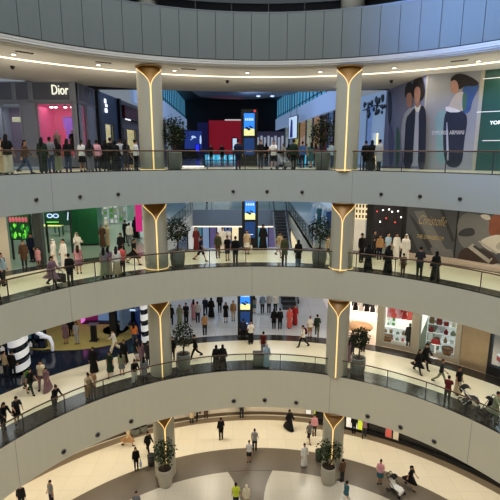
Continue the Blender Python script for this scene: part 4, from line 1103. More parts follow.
b = MB(); b.span((-.24,0,.5),(.24,.03,zt-.1)); b.build('banner_cloth', mat('banner_pink', (220,40,130), .6, emit=.45, var=.1), o); b = MB(); b.tube([(0,.05,0),(0,.05,zt-.1)], .03); b.loft([(0,.2,.2),(.03,.2,.2)], 14); b.build('banner_pole', m_post, o)
# right: white fronted shop, dark shop, hoarding
b = MB(); b.slab(ang_u(353,ZC+2,5.6), ang_u(366,ZC+2,5.6), 5.5, 5.8, ZC, SB); struct(b.build('wall_second_white_front', mat('white_front', (222,214,200), .6, emit=.25, var=.05)))
tt = ang_u(361.5, ZC+2.6, 5.45); p = rp(tt, 5.46, ZC+2.15)
so = thing('shop_sign', 'cream shop sign with rows of brown ornament on the white front beside the lit column', 'sign', p, -tt)
b = MB(); b.span((-.42,0,-.1),(.42,.05,.95)); b.build('sign_board', m_creamlit, so)
b = MB()
for i in range(3):
    for j in range(4): b.box((-.3+.2*j, -.01, .08+.33*i), (.11,.02,.2))
b.build('ornament', mat('ornament_brown', (110,84,60), .5), so)
b = MB(); b.slab(ang_u(367,ZC+2,5.6), ang_u(373,ZC+2,5.6), 5.4, 5.8, ZC, SB); struct(b.build('wall_second_dark_front', m_dark))
b = MB(); b.slab(ang_u(372,ZC+2,8.5), ang_u(408,ZC+2,8.5), 8.6, 8.8, ZC, SB); struct(b.build('wall_second_dark_shop', mat('dark_shop_back', (46,44,50), .5, emit=.08, var=.6, scale=2)))
rnd = random.Random(8)
for k in range(9):
    u = 377+3*k; v = rnd.uniform(208,222); p = at_y(u, v, 28.5)
    o = thing('pendant_bulb', 'small glowing pendant bulb in the dark shop beside the hoarding, %s from the left' % nums[k], 'lamp', p, 0, 'pendant bulbs in the dark shop')
    b = MB(); b.ball((0,0,0), .045, n=8); b.build('bulb', m_lamp if k % 3 else mat('bulb_red', (220,70,50), .5, emit=2, var=0), o, True); b = MB(); b.tube([(0,0,.05),(0,0,SB-p.z)], .01); b.build('cord', m_black, o)
b = MB(); b.slab(ang_u(402,ZC+2,5.2), ang_u(405.5,ZC+2,5.2), 5.1, 5.6, ZC, SB); struct(b.build('wall_second_hoarding_post', m_black))
a0, a1, a2 = (rp(ang_u(u, ZC+1.5, 5.1), 5.1) for u in (405.5, 456, 540))
m_h1 = mat('hoarding_charcoal', (76,78,84), .55, var=.12, scale=.5); m_h2 = mat('print_fold_dark', (50,50,54), .6, var=.1); m_h3 = mat('print_fold_light', (112,112,112), .6, var=.12); m_h4 = mat('print_silver', (168,162,152), .5, var=.2, scale=3); m_h5 = mat('print_umber', (62,44,38), .6, var=.4, scale=2); m_h6 = mat('print_rust', (128,70,48), .6, var=.3, scale=3); m_h7 = mat('print_offwhite', (200,194,182), .6, var=.08); m_gold = mat('print_gold', (190,166,112), .5, emit=.03, var=.1)
Q1 = Plane(a0, a1, ZC); Q2 = Plane(a1, a2, ZC)
o = board(Q1, 'advertising_hoarding', 'dark grey draped cloth hoarding with gold script lettering on the middle floor', .28, zt, m_h1, m_black)
pic(Q1, '', o, [
 ('printed_fold', m_h2, pp_(Q1,(408,213),(414,218),(434,250),(428,250))), ('printed_fold', m_h2, pp_(Q1,(440,209),(443,209),(455,240),(452,242))),
 ('printed_fold', m_h3, pp_(Q1,(414,211),(424,210),(446,249),(434,249))), ('printed_fold', m_h2, pp_(Q1,(408,232),(412,236),(420,256),(409,256))),
 ('printed_fold', m_h3, pp_(Q1,(430,247),(452,249),(455.5,264),(436,262)))])
x, z = Q1.px(417.5, 223.5); x1, _ = Q1.px(447, 227)
text('gold_script', 'Christofle', .8, m_gold, o, (x, -.05, z), shear=.5, ext=.003, sx=(x1-x)/3.4, bold=-.012)
x, z = Q1.px(417, 237.5); x1, _ = Q1.px(450.5, 241)
text('gold_lettering', 'THE LIVINGROOM', .34, m_gold, o, (x, -.05, z), ext=.003, sx=(x1-x)/3.75, space=1.1)
o = board(Q2, 'advertising_hoarding', 'hoarding printed with silver cutlery on crumpled grey cloth beside the script hoarding', .28, zt, m_h1, m_black)
pic(Q2, '', o, [
 ('printed_cloth', m_h3, sm(pp_(Q2,(457,212),(486,214),(494,232),(484,250),(458,248)))), ('printed_dark_shape', m_h5, sm(pp_(Q2,(458,248),(480,246),(499,258),(510,292),(458,272)),2)),
 ('printed_dish', m_h2, sm(pp_(Q2,(457,236),(460,230),(468,227),(475,228),(475,236)))), ('printed_rust', m_h6, sm(pp_(Q2,(490,214),(506,212),(506,232),(488,238)))),
 ('printed_light', m_h7, sm(pp_(Q2,(479,214),(490,214),(491,220),(484,219)))), ('printed_napkin', m_h7, sm(pp_(Q2,(482,238),(504,232),(508,250),(496,254),(480,244)),2)),
 ('printed_tray', m_h4, pp_(Q2,(468,247),(473,243),(493,258),(489,263))), ('printed_tray', m_h2, pp_(Q2,(473,246),(475,244.5),(492,257),(490,259))),
 ('printed_knife', m_h4, pp_(Q2,(478,241),(480,240),(498,252),(497,254))), ('printed_cup', m_h7, sm(pp_(Q2,(489,272),(491,264),(503,262),(504,288),(490,282)),2)), ('printed_spoon', m_h4, sm(pp_(Q2,(495,246),(501,240),(504,244),(499,250)))) ])
for pl, nm in ((Q1, 'a'), (Q2, 'b')):
    b = MB(); b.span((0,-.42,0),(pl.w,.1,.28)); struct(b.build('trim_hoarding_ledge', mat('ledge_pale', (208,190,172), .5), None, False, pl.p, pl.rz))
# ================================================================== first floor
HD = SCB-ZD
b = MB(); b.slab(R(-80), R(-21), 5.3, 14, ZD-.3, ZD-.002); b.slab(R(-60), R(-21.2), 4.34, 5.32, ZD-.29, ZD+.008); struct(b.build('floor_first_navy', m_navy))
b = MB(); b.span((-9, 28.5, ZD-.31), (7.5, 66, ZD-.006)); struct(b.build('floor_first_concourse', m_white))
b = MB(); b.slab(R(18), R(80), 5.3, 13, ZD-.3, ZD-.002); struct(b.build('floor_first_shops', mat('peach_shop_floor', (236,214,190), .3, var=.04)))
b = MB(); b.slab(R(-80), R(-20), 13, 13.3, ZD, SCB); struct(b.build('wall_first_navy_back', mat('navy_back', (26,34,70), .4, emit=.12, var=.5, scale=.5)))
b = MB(); b.slab(R(-24), R(-23.4), 5.4, 13, ZD, SCB); struct(b.build('wall_first_navy_side', mat('navy_side', (38,60,120), .4, emit=.2, var=.4, scale=.6)))
b = MB(); b.span((-9,66,ZD),(8,66.3,SCB)); struct(b.build('wall_first_concourse_end', mat('far_shop_mix', (110,130,150), .6, emit=.4, var=.7, scale=.9)))
b = MB(); b.span((-9.2,30.5,ZD),(-9,66,SCB)); struct(b.build('wall_first_concourse_left', mat('left_shop_mix', (96,112,130), .6, emit=.3, var=.6, scale=.8)))
# round yellow carpets
m_yc = mat('olive_yellow_carpet', (176,160,84), .8, var=.12, scale=4)
def carpet(u, v, rx, ry, label):
    p = at(u, v, ZD); o = MB(); o.loft([(0,rx,ry),(.02,rx,ry),(.03,rx-.05,ry-.05)], 48)
    return tag(o.build('round_carpet', m_yc, loc=(p.x,p.y,ZD+.0)), label, 'carpet')
c0 = carpet(70, 334.5, 4.6, 2.7, 'large olive yellow oval carpet on the dark navy shop floor')
carpet(116, 330, .95, 1.0, 'small round olive carpet beside the black display pillar')
# striped shop columns
m_wst = mat('white_band_lit', (226,230,236), .4, emit=.35, var=.02)
def striped(u, v, r, label):
    p = at(u, v, ZD); o = thing('striped_column', label, 'column', (p.x, p.y+r, ZD))
    b = MB(); b.loft([(0,r,r),(HD,r,r)], 36); b.build('dark_core', m_navy, o, True)
    for k in range(6):
        z0 = .12+k*HD/6; b = MB(); n = 36; rr = r+.02
        for a, c in ((0, n),):
            vs = []
            for i in range(n):
                q = 2*pi*i/n; dz = .16*math.sin(q+.8)
                vs += [(rr*math.cos(q), rr*math.sin(q), z0+.16+dz), (rr*math.cos(q), rr*math.sin(q), z0+.58+dz)]
            b.add(vs, [(2*i, 2*((i+1) % n), 2*((i+1) % n)+1, 2*i+1) for i in range(n)])
        b.build('white_band', m_wst, o, True)
striped(17, 376, .52, 'broad black and white banded column at the far left of the lowest balcony')
striped(146.5, 345, .36, 'slim black and white banded column beside the lit stone column')
# white curved sculpture sign
p = at(47, 352, ZD)
o = thing('sign_stand', 'white curved ribbon shaped sign stand on the olive carpet', 'sign', p, R(-10))
b = MB(); pts = [(-.75,0,1.55),(-.55,0,1.25),(-.1,0,1.05),(.3,0,.95),(.45,0,.6),(.42,0,.1)]
b.tube(pts, [.09,.13,.14,.12,.1,.09], 10); b.build('ribbon', m_wst, o, True)
b = MB(); b.tube([(-.75,0,1.55),(-.5,0,1.8),(-.05,0,1.75)], [.07,.09,.05], 10); b.build('ribbon_top', m_wst, o, True)
b = MB(); b.loft([(0,.3,.25),(.05,.3,.25)], 18); b.build('base', m_black, o)
# shop displays at the back left
def simple_shape(name, label, cat, loc, parts, rz=0, group=None):
    o = thing(name, label, cat, loc, rz, group)
    for nm, m, fn in parts:
        b = MB(); fn(b); b.build(nm, m, o, True if nm.startswith('round') else False)
    return o
m_mag = mat('magenta_display', (120,24,84), .5, emit=.3, var=.3, scale=2); m_magl = mat('magenta_light', (230,120,210), .5, emit=.8, var=.1)
p = at(93, 330, ZD)
simple_shape('display_cabinet', 'magenta lit display cabinet with white shelf at the back of the navy shop', 'cabinet', (p.x, p.y+1.5, ZD), [
 ('back_panel', m_mag, lambda b: b.span((-1.2,.1,.1),(1.2,.2,2.6))), ('side_panel', m_mag, lambda b: b.span((1.1,-.5,.1),(1.2,.2,2.6))), ('side_panel', m_magl, lambda b: b.span((-1.2,-.5,.1),(-1.1,.2,2.6))),
 ('shelf_board', m_magl, lambda b: b.span((-1.1,-.5,1.25),(1.1,.1,1.31))), ('shelf_board', m_mag, lambda b: b.span((-1.1,-.5,1.95),(1.1,.1,2.0))), ('plinth', m_black, lambda b: b.span((-1.2,-.5,0),(1.2,.2,.1)))])
p = at(94.5, 341, ZD)
simple_shape('display_stand', 'slim dark display stand on the olive carpet in front of the magenta cabinet', 'stand', p, [
 ('post', m_black, lambda b: b.span((-.16,-.16,.05),(.16,.16,1.15))), ('tray', m_steel, lambda b: b.span((-.3,-.25,1.15),(.3,.25,1.2))), ('base', m_black, lambda b: b.span((-.28,-.28,0),(.28,.28,.05)))])
p = at(114.5, 336, ZD)
simple_shape('display_pillar', 'black display pillar on the small olive carpet', 'pillar', p, [
 ('shaft', m_black, lambda b: b.span((-.22,-.22,.05),(.22,.22,1.9))), ('light_cap', e_pale, lambda b: b.span((-.23,-.23,1.9),(.23,.23,1.97))), ('base', m_post, lambda b: b.span((-.3,-.3,0),(.3,.3,.05)))])
p = at(126, 322, ZD)
simple_shape('display_cabinet', 'tall black cabinet with a glowing mint emblem and white shelf in the navy shop', 'cabinet', (p.x,p.y+.5,ZD), [
 ('case', m_black, lambda b: b.span((-1.0,0,0),(1.0,.5,3.2))), ('emblem', mat('mint_glow', (120,250,210), .5, emit=1.6, var=0), lambda b: b.ball((0,-.02,2.35), .34, .05, .26, 12)), ('shelf_board', e_pale, lambda b: b.span((-.8,-.25,.75),(.8,0,.82)))])
p = at(106, 326, ZD)
simple_shape('light_wall', 'pale blue lit panel between the magenta cabinet and the black cabinet', 'panel', (p.x,p.y+.8,ZD), [
 ('panel', mat('sky_panel', (110,145,185), .5, emit=.35, var=.3, scale=.8), lambda b: b.span((-.8,0,.1),(.8,.12,2.6))), ('base', m_post, lambda b: b.span((-1,-.05,0),(1,.17,.1)))])
p = at(61, 326, ZD)
simple_shape('display_cabinet', 'amber lit display cabinet behind the pair of shoppers on the olive carpet', 'cabinet', (p.x-.2,p.y+1.6,ZD), [
 ('back_panel', mat('amber_lit', (200,120,70), .5, emit=.5, var=.4, scale=2), lambda b: b.span((-1.1,.1,.1),(1.6,.2,2.4))), ('side_panel', m_dwood, lambda b: b.span((-1.2,-.4,0),(-1.1,.2,2.4))), ('side_panel', m_dwood, lambda b: b.span((1.6,-.4,0),(1.7,.2,2.4))), ('shelf_board', m_dwood, lambda b: b.span((-1.1,-.4,1.0),(1.6,.1,1.06)))])
for k, (u, v, c) in enumerate(((3, 366, 'blue'), (30, 352, 'navy'), (82, 318, 'mauve'), (136, 318, 'navy'))):
    p = at(u, v, ZD)
    shelf('display_shelf', ['tall dark shelf at the frame edge behind the broad banded column','tall dark shelf right of the broad banded column','tall dark shelf left of the magenta cabinet','tall dark shelf right of the black mint cabinet'][k], (p.x,p.y+.6,ZD), 0, 1.6, 2.5, 4, m_navy, [c,'white','teal','charcoal'], per=4, seed=20+k, emit=True, itemlab=['frame edge shelf','shelf right of the banded column','shelf left of the magenta cabinet','shelf right of the mint cabinet'][k], group='products on the dark shelves')
# right: bright shops behind pale piers
m_pier = mat('pier_stone', (178,170,154), .5, var=.03); m_bback = mat('bright_shop_back', (240,234,226), .6, emit=.8, var=.03)  # back wall glow stands in for bright shop lighting
oD = 5.35
def tD(u): return ang_u(u, ZD+1.5, oD)
b = MB()
for u0, u1 in ((377,384),(411.5,419.5),(455.5,461)): b.slab(tD(u0), tD(u1), oD, oD+.5, ZD, SCB)
struct(b.build('wall_first_piers', m_pier))
b = MB(); b.slab(tD(384), tD(411.5), oD+.05, oD+.2, ZD, ZD+.3); b.slab(tD(419.5), tD(455.5), oD+.05, oD+.2, ZD, ZD+.3); struct(b.build('trim_first_sills', m_pier))
b = MB(); b.slab(tD(336), tD(462), oD+4.2, oD+4.4, ZD, SCB); struct(b.build('wall_first_shop_back', m_bback))
b = MB()
for u in (380.5, 415.5): b.slab(tD(u)-.004, tD(u)+.004, oD+.5, oD+4.2, ZD, SCB)
struct(b.build('wall_first_partitions', m_bback))
for u0, u1 in ((384,411.5),(419.5,455.5)):
    WN[0] += 1; b = MB(); b.slab(tD(u0), tD(u1), oD+.1, oD+.115, ZD+.3, SCB); struct(b.build('window_%d' % WN[0], m_glass2))
b = MB(); b.slab(tD(461.5), tD(489), oD, oD+.2, ZD, SCB); struct(b.build('wall_first_metal_panel', mat('brushed_bronze_wall', (186,166,138), .3, .5, var=.4, scale=.9)))
b = MB(); b.slab(tD(489), tD(491.5), oD-.03, oD+.3, ZD, SCB); b.slab(tD(491.5), tD(560), oD-.03, oD+.3, ZD, ZD+.55); struct(b.build('wall_first_dark_frame', m_dark))
b = MB(); b.slab(tD(489), tD(570), oD+2, oD+2.2, ZD, SCB); struct(b.build('wall_first_blue_room', mat('blue_room', (190,206,216), .6, emit=.5, var=.1)))
WN[0] += 1; b = MB(); b.slab(tD(491.5), tD(560), oD+.1, oD+.115, ZD+.55, SCB); struct(b.build('window_%d' % WN[0], m_glass2))
b = MB(); b.slab(R(17.5), tD(346.5), oD+.3, oD+.6, ZD, SCB); struct(b.build('wall_first_pier_left', m_pier))
b = MB(); b.span((6.3,30.5,ZD),(6.5,66,SCB)); struct(b.build('wall_first_concourse_right', mat('pale_posters', (226,214,210), .6, emit=.45, var=.18, scale=1.3)))
for k, (Y, c) in enumerate(((33.2,'red'),(35.2,'pink'),(37.6,'maroon'))):
    o = thing('wall_poster', 'narrow %s poster on the pale wall right of the white floored concourse' % c, 'poster', (6.28, Y, ZD+1.0), R(-90))
    b = MB(); b.span((-.45,0,0),(.45,.02,1.9)); b.build('poster_frame', m_whitelit, o); b = MB(); b.span((-.3,-.012,.25),(.3,0,1.3)); b.build('poster_print', mat('product_'+c, CLOTH[c], .4), o)
# merchandise
def round_table(u, v, r, h, label, m=m_wood):
    p = at(u, v, ZD); o = thing('round_table', label, 'table', p)
    b = MB(); b.loft([(h-.06,r,r),(h,r,r)], 28); b.build('tabletop', m, o, True)
    b = MB(); b.loft([(0,r*.45,r*.45),(.03,r*.42,r*.42),(.06,.06,.06),(h-.06,.06,.06)], 16); b.build('pedestal', m_dwood, o, True); return o
def stool(u, v, label, m=m_wood):
    p = at(u, v, ZD+.3) if False else at(u, v, ZD); o = thing('wicker_basket', label, 'basket', p)
    b = MB(); b.loft([(0,.22,.22),(.2,.3,.3),(.4,.33,.33),(.42,.31,.31),(.4,.29,.29)], 22); b.build('basket_body', mat('wicker', (170,120,78), .8, var=.3, scale=20), o, True)
    b = MB(); b.tube([(.32*math.cos(2*pi*i/24), .32*math.sin(2*pi*i/24), .42) for i in range(24)], .035, 6, True); b.build('basket_rim', m_dwood, o, True); return o
round_table(358.5, 336, .95, .75, 'wide round pale wood table in the open bright shop beside the column')
stool(387.5, 341, 'round wicker basket in the window with the pink clothes')
stool(447, 354, 'round wicker basket in the window with the red bag')
GM = {}
def garment_mesh():
    if 'g' not in GM:
        b = MB(); b.loft([(0,.2,.05),(.35,.17,.05),(.7,.19,.055),(.78,.13,.04),(.82,.04,.03)], 12)
        for s in (-1,1): b.tube([(s*.13,0,.74),(s*.24,0,.6),(s*.26,0,.35)], [.06,.06,.05], 8)
        GM['g'] = b.mesh('garment', [], True); GM['g'].materials.append(None)
    return GM['g']
def clothes_rail(u, v, rz, cols, label, shortlab, w=1.6, h=1.75, base=ZD):
    p = at(u, v, base); o = thing('clothes_rail', label, 'clothes rail', p, R(rz))
    b = MB(); b.tube([(-w/2,0,h),(w/2,0,h)], .02); b.build('hanging_bar', m_steel, o)
    for s in (-1,1):
        b = MB(); b.tube([(s*w/2,0,.03),(s*w/2,0,h)], .02); b.build('upright', m_steel, o); b = MB(); b.box((s*w/2,0,.02),(.05,.5,.04)); b.build('foot', m_steel, o)
    for i, c in enumerate(cols):
        x = -w/2+w*(i+.5)/len(cols)
        g = link('garment', garment_mesh(), None, p+Matrix.Rotation(R(rz),3,'Z') @ Vector((x,0,h-.9)), R(rz)+R(25))
        g.material_slots[0].link = 'OBJECT'; g.material_slots[0].material = cmat(c); g.scale = (1,1,1.06)
        tag(g, '%s garment hanging on the %s, %s from its left end' % (c, shortlab, nums[i]), 'garment', 'garments on the '+shortlab)
clothes_rail(366, 327, -20, ['black','white','black','charcoal','white'], 'clothes rail of black and white garments in the open bright shop', 'black and white clothes rail', 2.0, 2.1)
clothes_rail(398, 336, -25, ['pink','coral','pink','red','coral'], 'clothes rail of pink garments in the first bright window', 'pink clothes rail', 1.7, 2.2)
shelf('display_shelf', 'white shelf of small goods under the pink garments', at(397, 341, ZD), R(-25), 1.9, 1.0, 2, m_whitelit, ['sage','tan','white','teal','coral'], per=5, seed=31, itemlab='white shelf under the pink garments')
shelf('display_shelf', 'tall white shelf left of the pink garments', at(388, 333, ZD), R(-22), 1.0, 2.4, 5, m_whitelit, ['sage','green','white','brown','cream'], per=3, seed=32, itemlab='shelf left of pink garments')
mannequin(at(408.5, 348.5, ZD), -20, 'dark mannequin in a black coat at the end of the window with the pink clothes', top=('coat','black'), bottom=('trousers','black'), colour='charcoal')
o = thing('leaning_board', 'tilted grey and white display board in the second bright window', 'board', at(430, 351, ZD), R(-28))
b = MB(); b.add([(-.9,0,0),(.3,0,0),(1.0,.6,2.6),(-.2,.6,2.6),(-.9,.06,0),(.3,.06,0),(1.0,.66,2.6),(-.2,.66,2.6)], [(0,1,2,3),(4,7,6,5),(0,4,5,1),(1,5,6,2),(2,6,7,3),(3,7,4,0)]); b.build('panel', mat('board_grey', (150,158,140), .6, var=.15), o)
b = MB(); b.add([(-.1,-.02,.05),(.3,-.02,.05),(.95,.57,2.5),(.55,.57,2.5)], [(0,1,2,3)]); b.build('white_stripe', m_prnt, o, fix=False); b = MB(); b.tube([(.6,.5,1.8),(.6,1.1,0)], .03); b.build('prop_leg', m_dwood, o)
shelf('display_shelf', 'tall white shelf of brown and cream goods in the second bright window', at(444, 352, ZD), R(-30), 2.2, 2.4, 4, m_whitelit, ['tan','brown','white','cream','sage','red'], per=5, seed=33, itemlab='second window shelf')
o = thing('handbag', 'red handbag displayed on a slim stand in the second bright window', 'handbag', at(434.5, 357, ZD)+Vector((0,0,.9)), R(-28))
b = MB(); b.loft([(0,.3,.1),(.28,.24,.07)], 12); b.build('bag_body', mat('bag_red', (170,36,44), .5), o, True); b = MB(); b.tube([(-.14,0,.27),(-.1,0,.42),(.1,0,.42),(.14,0,.27)], .015); b.build('bag_handle', m_dwood, o, True)
simple_shape('display_stand', 'slim white stand under the red handbag', 'stand', at(434.5, 357, ZD), [('round_post', m_whitelit, lambda b: b.loft([(0,.24,.24),(.03,.24,.24),(.04,.05,.05),(.86,.05,.05),(.87,.26,.18),(.9,.26,.18)], 16))], R(-28))
p = rp(tD(497), oD+1.1, ZD+.55)
simple_shape('display_case', 'red display box in the pale blue window at the far right of the lowest balcony', 'box', p, [('box_body', mat('box_red', (196,60,60), .5, emit=.15), lambda b: b.span((-.22,-.2,.0),(.22,.2,.3))), ('box_lid', m_whitelit, lambda b: b.span((-.24,-.22,.3),(.24,.22,.35)))])
# ================================================================== ground floor wall and shop fronts under the lowest fascia
b = MB(); b.slab(R(-80), R(13), 6.1, 6.3, 0, SD); struct(b.build('wall_ground_left', m_wallw))
b = MB(); b.slab(R(-80), R(13), 6.04, 6.1, 0, .22); struct(b.build('baseboard_ground_left', mat('base_brown', (92,78,62), .4)))
b = MB(); b.slab(R(13), R(80), 5.4, 5.6, 0, SD); struct(b.build('wall_ground_right', mat('dark_glass_front', (14,15,18), .2, var=.2)))
b = MB(); b.slab(R(13), R(80), 5.3, 5.4, 0, .25); struct(b.build('trim_ground_shop_sill', mat('sill_dark', (26,26,28), .4)))
for k, (u0, u1, c, e) in enumerate(((306.5,311.5,'white',1),(314.5,320.5,'yellow',1),(347,358,'white',1),(358.5,363,'yellow',0),(386.5,392,'coral',0),(394,399,'cream',0))):
    z0, z1 = .3, 1.5; OP = 6.0 if u0 < 330 else 5.2
    t0, t1 = ang_u(u0, 1, OP), ang_u(u1, 1, OP)
    o = thing('lit_poster', ['pale grey lit poster in the dark shop front left of the yellow one','bright yellow lit poster in the dark shop front beside the right column','white lit poster in the dark shop front right of the lit column','narrow yellow poster right of the white lit one','coral poster low in the dark shop front','cream poster at the right end of the dark shop front'][k], 'poster', rp(t0, OP, 0))
    org = rp(t0, OP, 0)
    b = MB(); b.slab(t0, t1, OP+.01, OP+.04, z0, z1); b.v = [tuple(Vector(q)-org) for q in b.v]; b.build('poster_print', mat('poster_%s' % c, CLOTH[c], .5, emit=.6 if e else .12, var=.12, scale=2), o)
    b = MB(); b.slab(t0-.002, t1+.002, OP+.042, OP+.07, z0-.06, z1+.06); b.v = [tuple(Vector(q)-org) for q in b.v]; b.build('poster_frame', m_steel, o)

# ------------------------------------------------------------------ escalator in the well and the shop row behind it
def escalator(x, y0, z0, y1, z1, label):
    o = thing('escalator', label, 'escalator', (x, y0, z0)); L, Hh = y1-y0, z1-z0; w_ = .55
    n = 26; b = MB()
    for i in range(n): b.span((-w_, L*i/n, Hh*i/n-.1), (w_, L*(i+1)/n, Hh*(i+1)/n))
    b.build('steps', mat('escalator_step', (70,72,76), .4, .4), o)
    b = MB(); b.bar((0,0,-.4),(0,L,Hh-.4), 1.5, .5); b.build('truss', mat('escalator_truss', (150,158,168), .4, .3), o)
    for s in (-1, 1):
        b = MB(); b.add([(s*.66,0,.0),(s*.66,L,Hh),(s*.66,L,Hh+.85),(s*.66,0,.85),(s*.67,0,.0),(s*.67,L,Hh),(s*.67,L,Hh+.85),(s*.67,0,.85)], [(0,1,2,3),(4,7,6,5),(0,4,5,1),(1,5,6,2),(2,6,7,3),(3,7,4,0)]); b.build('glass_side', m_glass, o)
        b = MB(); b.tube([(s*.665,-.3,.6),(s*.665,-.25,.88),(s*.665,0,.92),(s*.665,L,Hh+.92),(s*.665,L+.4,Hh+.92)], .05); b.build('handrail', m_black, o)
escalator(3.2, 35, ZD, 49.6, ZC, 'escalator rising from the white floor to the bridge on the right side of the well')
cols_ = [m_whitelit, mat('row_blue', (70,110,170), .5, emit=.5, var=.4), m_bluelit, mat('row_dark', (30,34,44), .4, emit=.1, var=.3), m_whitelit, mat('row_teal', (80,140,160), .5, emit=.5, var=.4), m_creamlit, mat('row_violet', (110,100,150), .5, emit=.4, var=.3)]
for i in range(16):
    x = -8+i*.94
    b = MB(); b.span((x+.06, 57.9, ZD), (x+.88, 58.0, SCB-.4)); struct(b.build('wall_shop_row', cols_[(i*5) % 8]))
b = MB()
for i in range(17): b.span((-8+i*.94-.06, 57.6, ZD), (-8+i*.94+.06, 57.9, SCB-.3))
b.span((-8.5,57.5,SCB-.5),(8,57.9,SCB)); struct(b.build('trim_shop_row', m_dark))
rnd = random.Random(12)
for k, (u, v, c) in enumerate(((55,222,'green'),(63,219,'dark green'),(76,217,'sage'),(92,216,'white'),(105,219,'white'),(114,217,'cream'),(126,216,'light grey'))):
    p = at(u, v+3, ZC)
    shelf('display_shelf', 'tall display shelf at the back of the middle floor shops, %s from the left' % nums[k], p, R(8), 2.0, 2.5, 4, m_silver if k > 2 else m_greenp, [c,'green','white','sage','cream'], per=4, seed=50+k, emit=True, itemlab='%s back shelf' % nums[k], group='products on the back shelves')
# ================================================================== trees in pots, bins
m_pot = mat('pale_planter', (176,170,154), .5, var=.06, scale=3); m_potd = mat('grey_planter', (120,124,114), .4, var=.06, scale=3); m_soil = mat('soil', (50,38,28), .9, var=.3, scale=20); m_trunk = mat('olive_trunk', (96,80,62), .8, var=.2, scale=12)
def leafmat(n, c): return mat(n, c, .85, var=.3, scale=6, spec=.1)
def tree(loc, label, ph, pr, crowns, leafc, seed, pm, th):
    """potted tree: pot height and radius; crowns are (x, y, z, rx, rz)"""
    rn = random.Random(seed); o = thing('potted_tree', label, 'potted tree', loc)
    b = MB(); b.loft([(0,pr*.78,pr*.78),(ph*.1,pr*.86,pr*.86),(ph*.55,pr,pr),(ph*.92,pr*.95,pr*.95),(ph,pr*.97,pr*.97),(ph,pr*.86,pr*.86),(ph-.08,pr*.85,pr*.85)], 28); b.build('pot', pm, o, True)
    b = MB(); b.loft([(ph-.1,pr*.85,pr*.85),(ph-.05,pr*.8,pr*.8)], 20); b.build('soil', m_soil, o, True)
    b = MB()
    for (cx, cy, cz, rx, rz) in crowns:
        b.tube([(cx*.2,cy*.2,ph-.1),(cx*.4+.04,cy*.4,ph+(cz-ph)*.35),(cx*.8,cy*.8,cz-rz*.5),(cx,cy,cz)], [.05,.045,.035,.02], 8)
        for i in range(7):
            a = rn.uniform(0,2*pi); b.tube([(cx*.85,cy*.85,cz-rz*.6),(cx+rx*.4*math.cos(a),cy+rx*.4*math.sin(a),cz-rz*.1),(cx+rx*.8*math.cos(a),cy+rx*.8*math.sin(a),cz+rz*rn.uniform(-.3,.6))], [.022,.016,.006], 5)
    b.build('trunk', m_trunk, o, True)
    b = MB()
    for (cx, cy, cz, rx, rz) in crowns:
        for i in range(int(900*rx*rx/.5)):
            while True:
                x, y, z = (rn.uniform(-1,1) for _ in range(3)); d = x*x+y*y+z*z
                if d < 1 and (d > .3 or rn.random() < .45): break
            bump = 1+.18*math.sin(5*math.atan2(y,x)+seed)*math.cos(4*z)
            c = Vector((cx+x*rx*bump, cy+y*rx*bump, cz+z*rz*bump)); L = rn.uniform(.09,.16); w = L*.36
            M = Matrix.Rotation(rn.uniform(0,2*pi),3,'Z') @ Matrix.Rotation(rn.uniform(-1.1,1.1),3,'X') @ Matrix.Rotation(rn.uniform(-.9,.9),3,'Y')
            b.mi(i % 3).add([c+M @ Vector(q) for q in ((0,0,0),(w,L*.5,.01),(0,L,0),(-w,L*.5,.01))], [(0,1,2,3)])
    b.build('foliage', [leafmat('leaf_a_%s' % (leafc,), leafc), leafmat('leaf_b_%s' % (leafc,), tuple(int(c*.65) for c in leafc)), leafmat('leaf_c_%s' % (leafc,), tuple(min(255,int(c*1.3)) for c in leafc))], o, fix=False)
ol = (44,54,36)
def off_pt(u, z, o): return at_off(u, z, o)
tree(off_pt(174.5, ZB, .9), 'bushy olive tree in a grey planter beside the left column on the top balcony', .95, .42, [(0,0,1.95,.72,.78)], ol, 1, m_potd, 1)
tree(off_pt(322, ZB, .9), 'bushy olive tree in a grey planter beside the right column on the top balcony', .95, .42, [(0,0,1.95,.7,.75)], ol, 2, m_potd, 1)
tree(off_pt(178, ZC, .95), 'olive tree in a grey planter beside the left column on the middle balcony', .95, .42, [(0,0,2.0,.66,.72)], ol, 3, m_potd, 1)
tree(off_pt(319, ZC, .95), 'olive tree in a grey planter beside the right column on the middle balcony', .95, .42, [(0,0,2.0,.66,.72)], ol, 4, m_potd, 1)
tree(off_pt(184, ZD, 1.0), 'sparse olive tree in a planter beside the left column on the lowest balcony', .95, .42, [(0,0,2.1,.6,.7)], ol, 5, m_potd, 1)
tree(off_pt(358, ZD, 1.0), 'round crowned olive tree in a planter right of the right column on the lowest balcony', .95, .42, [(0,0,2.15,.6,.62)], ol, 6, m_potd, 1)
tree(at(166, 484.5, 0), 'leafy tree in a pale rounded planter before the left ground floor column', 1.1, .45, [(0,0,2.15,.62,.8)], (58,72,48), 7, m_pot, 1)
tree(at(328.5, 482, 0), 'twin crowned tree in a pale rounded planter before the right ground floor column', 1.1, .45, [(-.28,0,2.1,.45,.75),(.36,.1,2.1,.42,.68)], (56,72,46), 8, m_pot, 1)
def bin_(u, v, label):
    p = at(u, v, 0); o = thing('waste_bin', label, 'bin', p)
    b = MB(); b.loft([(0,.2,.2),(.04,.22,.22),(.62,.24,.24)], 22); b.build('bin_body', m_post, o, True); b = MB(); b.loft([(.62,.245,.245),(.7,.24,.24),(.7,.15,.15),(.66,.14,.14)], 22); b.build('bin_lid', m_black, o, True)
bin_(152, 465, 'small dark waste bin beside the left ground floor column'); bin_(319.3, 460, 'small dark waste bin beside the right ground floor column')

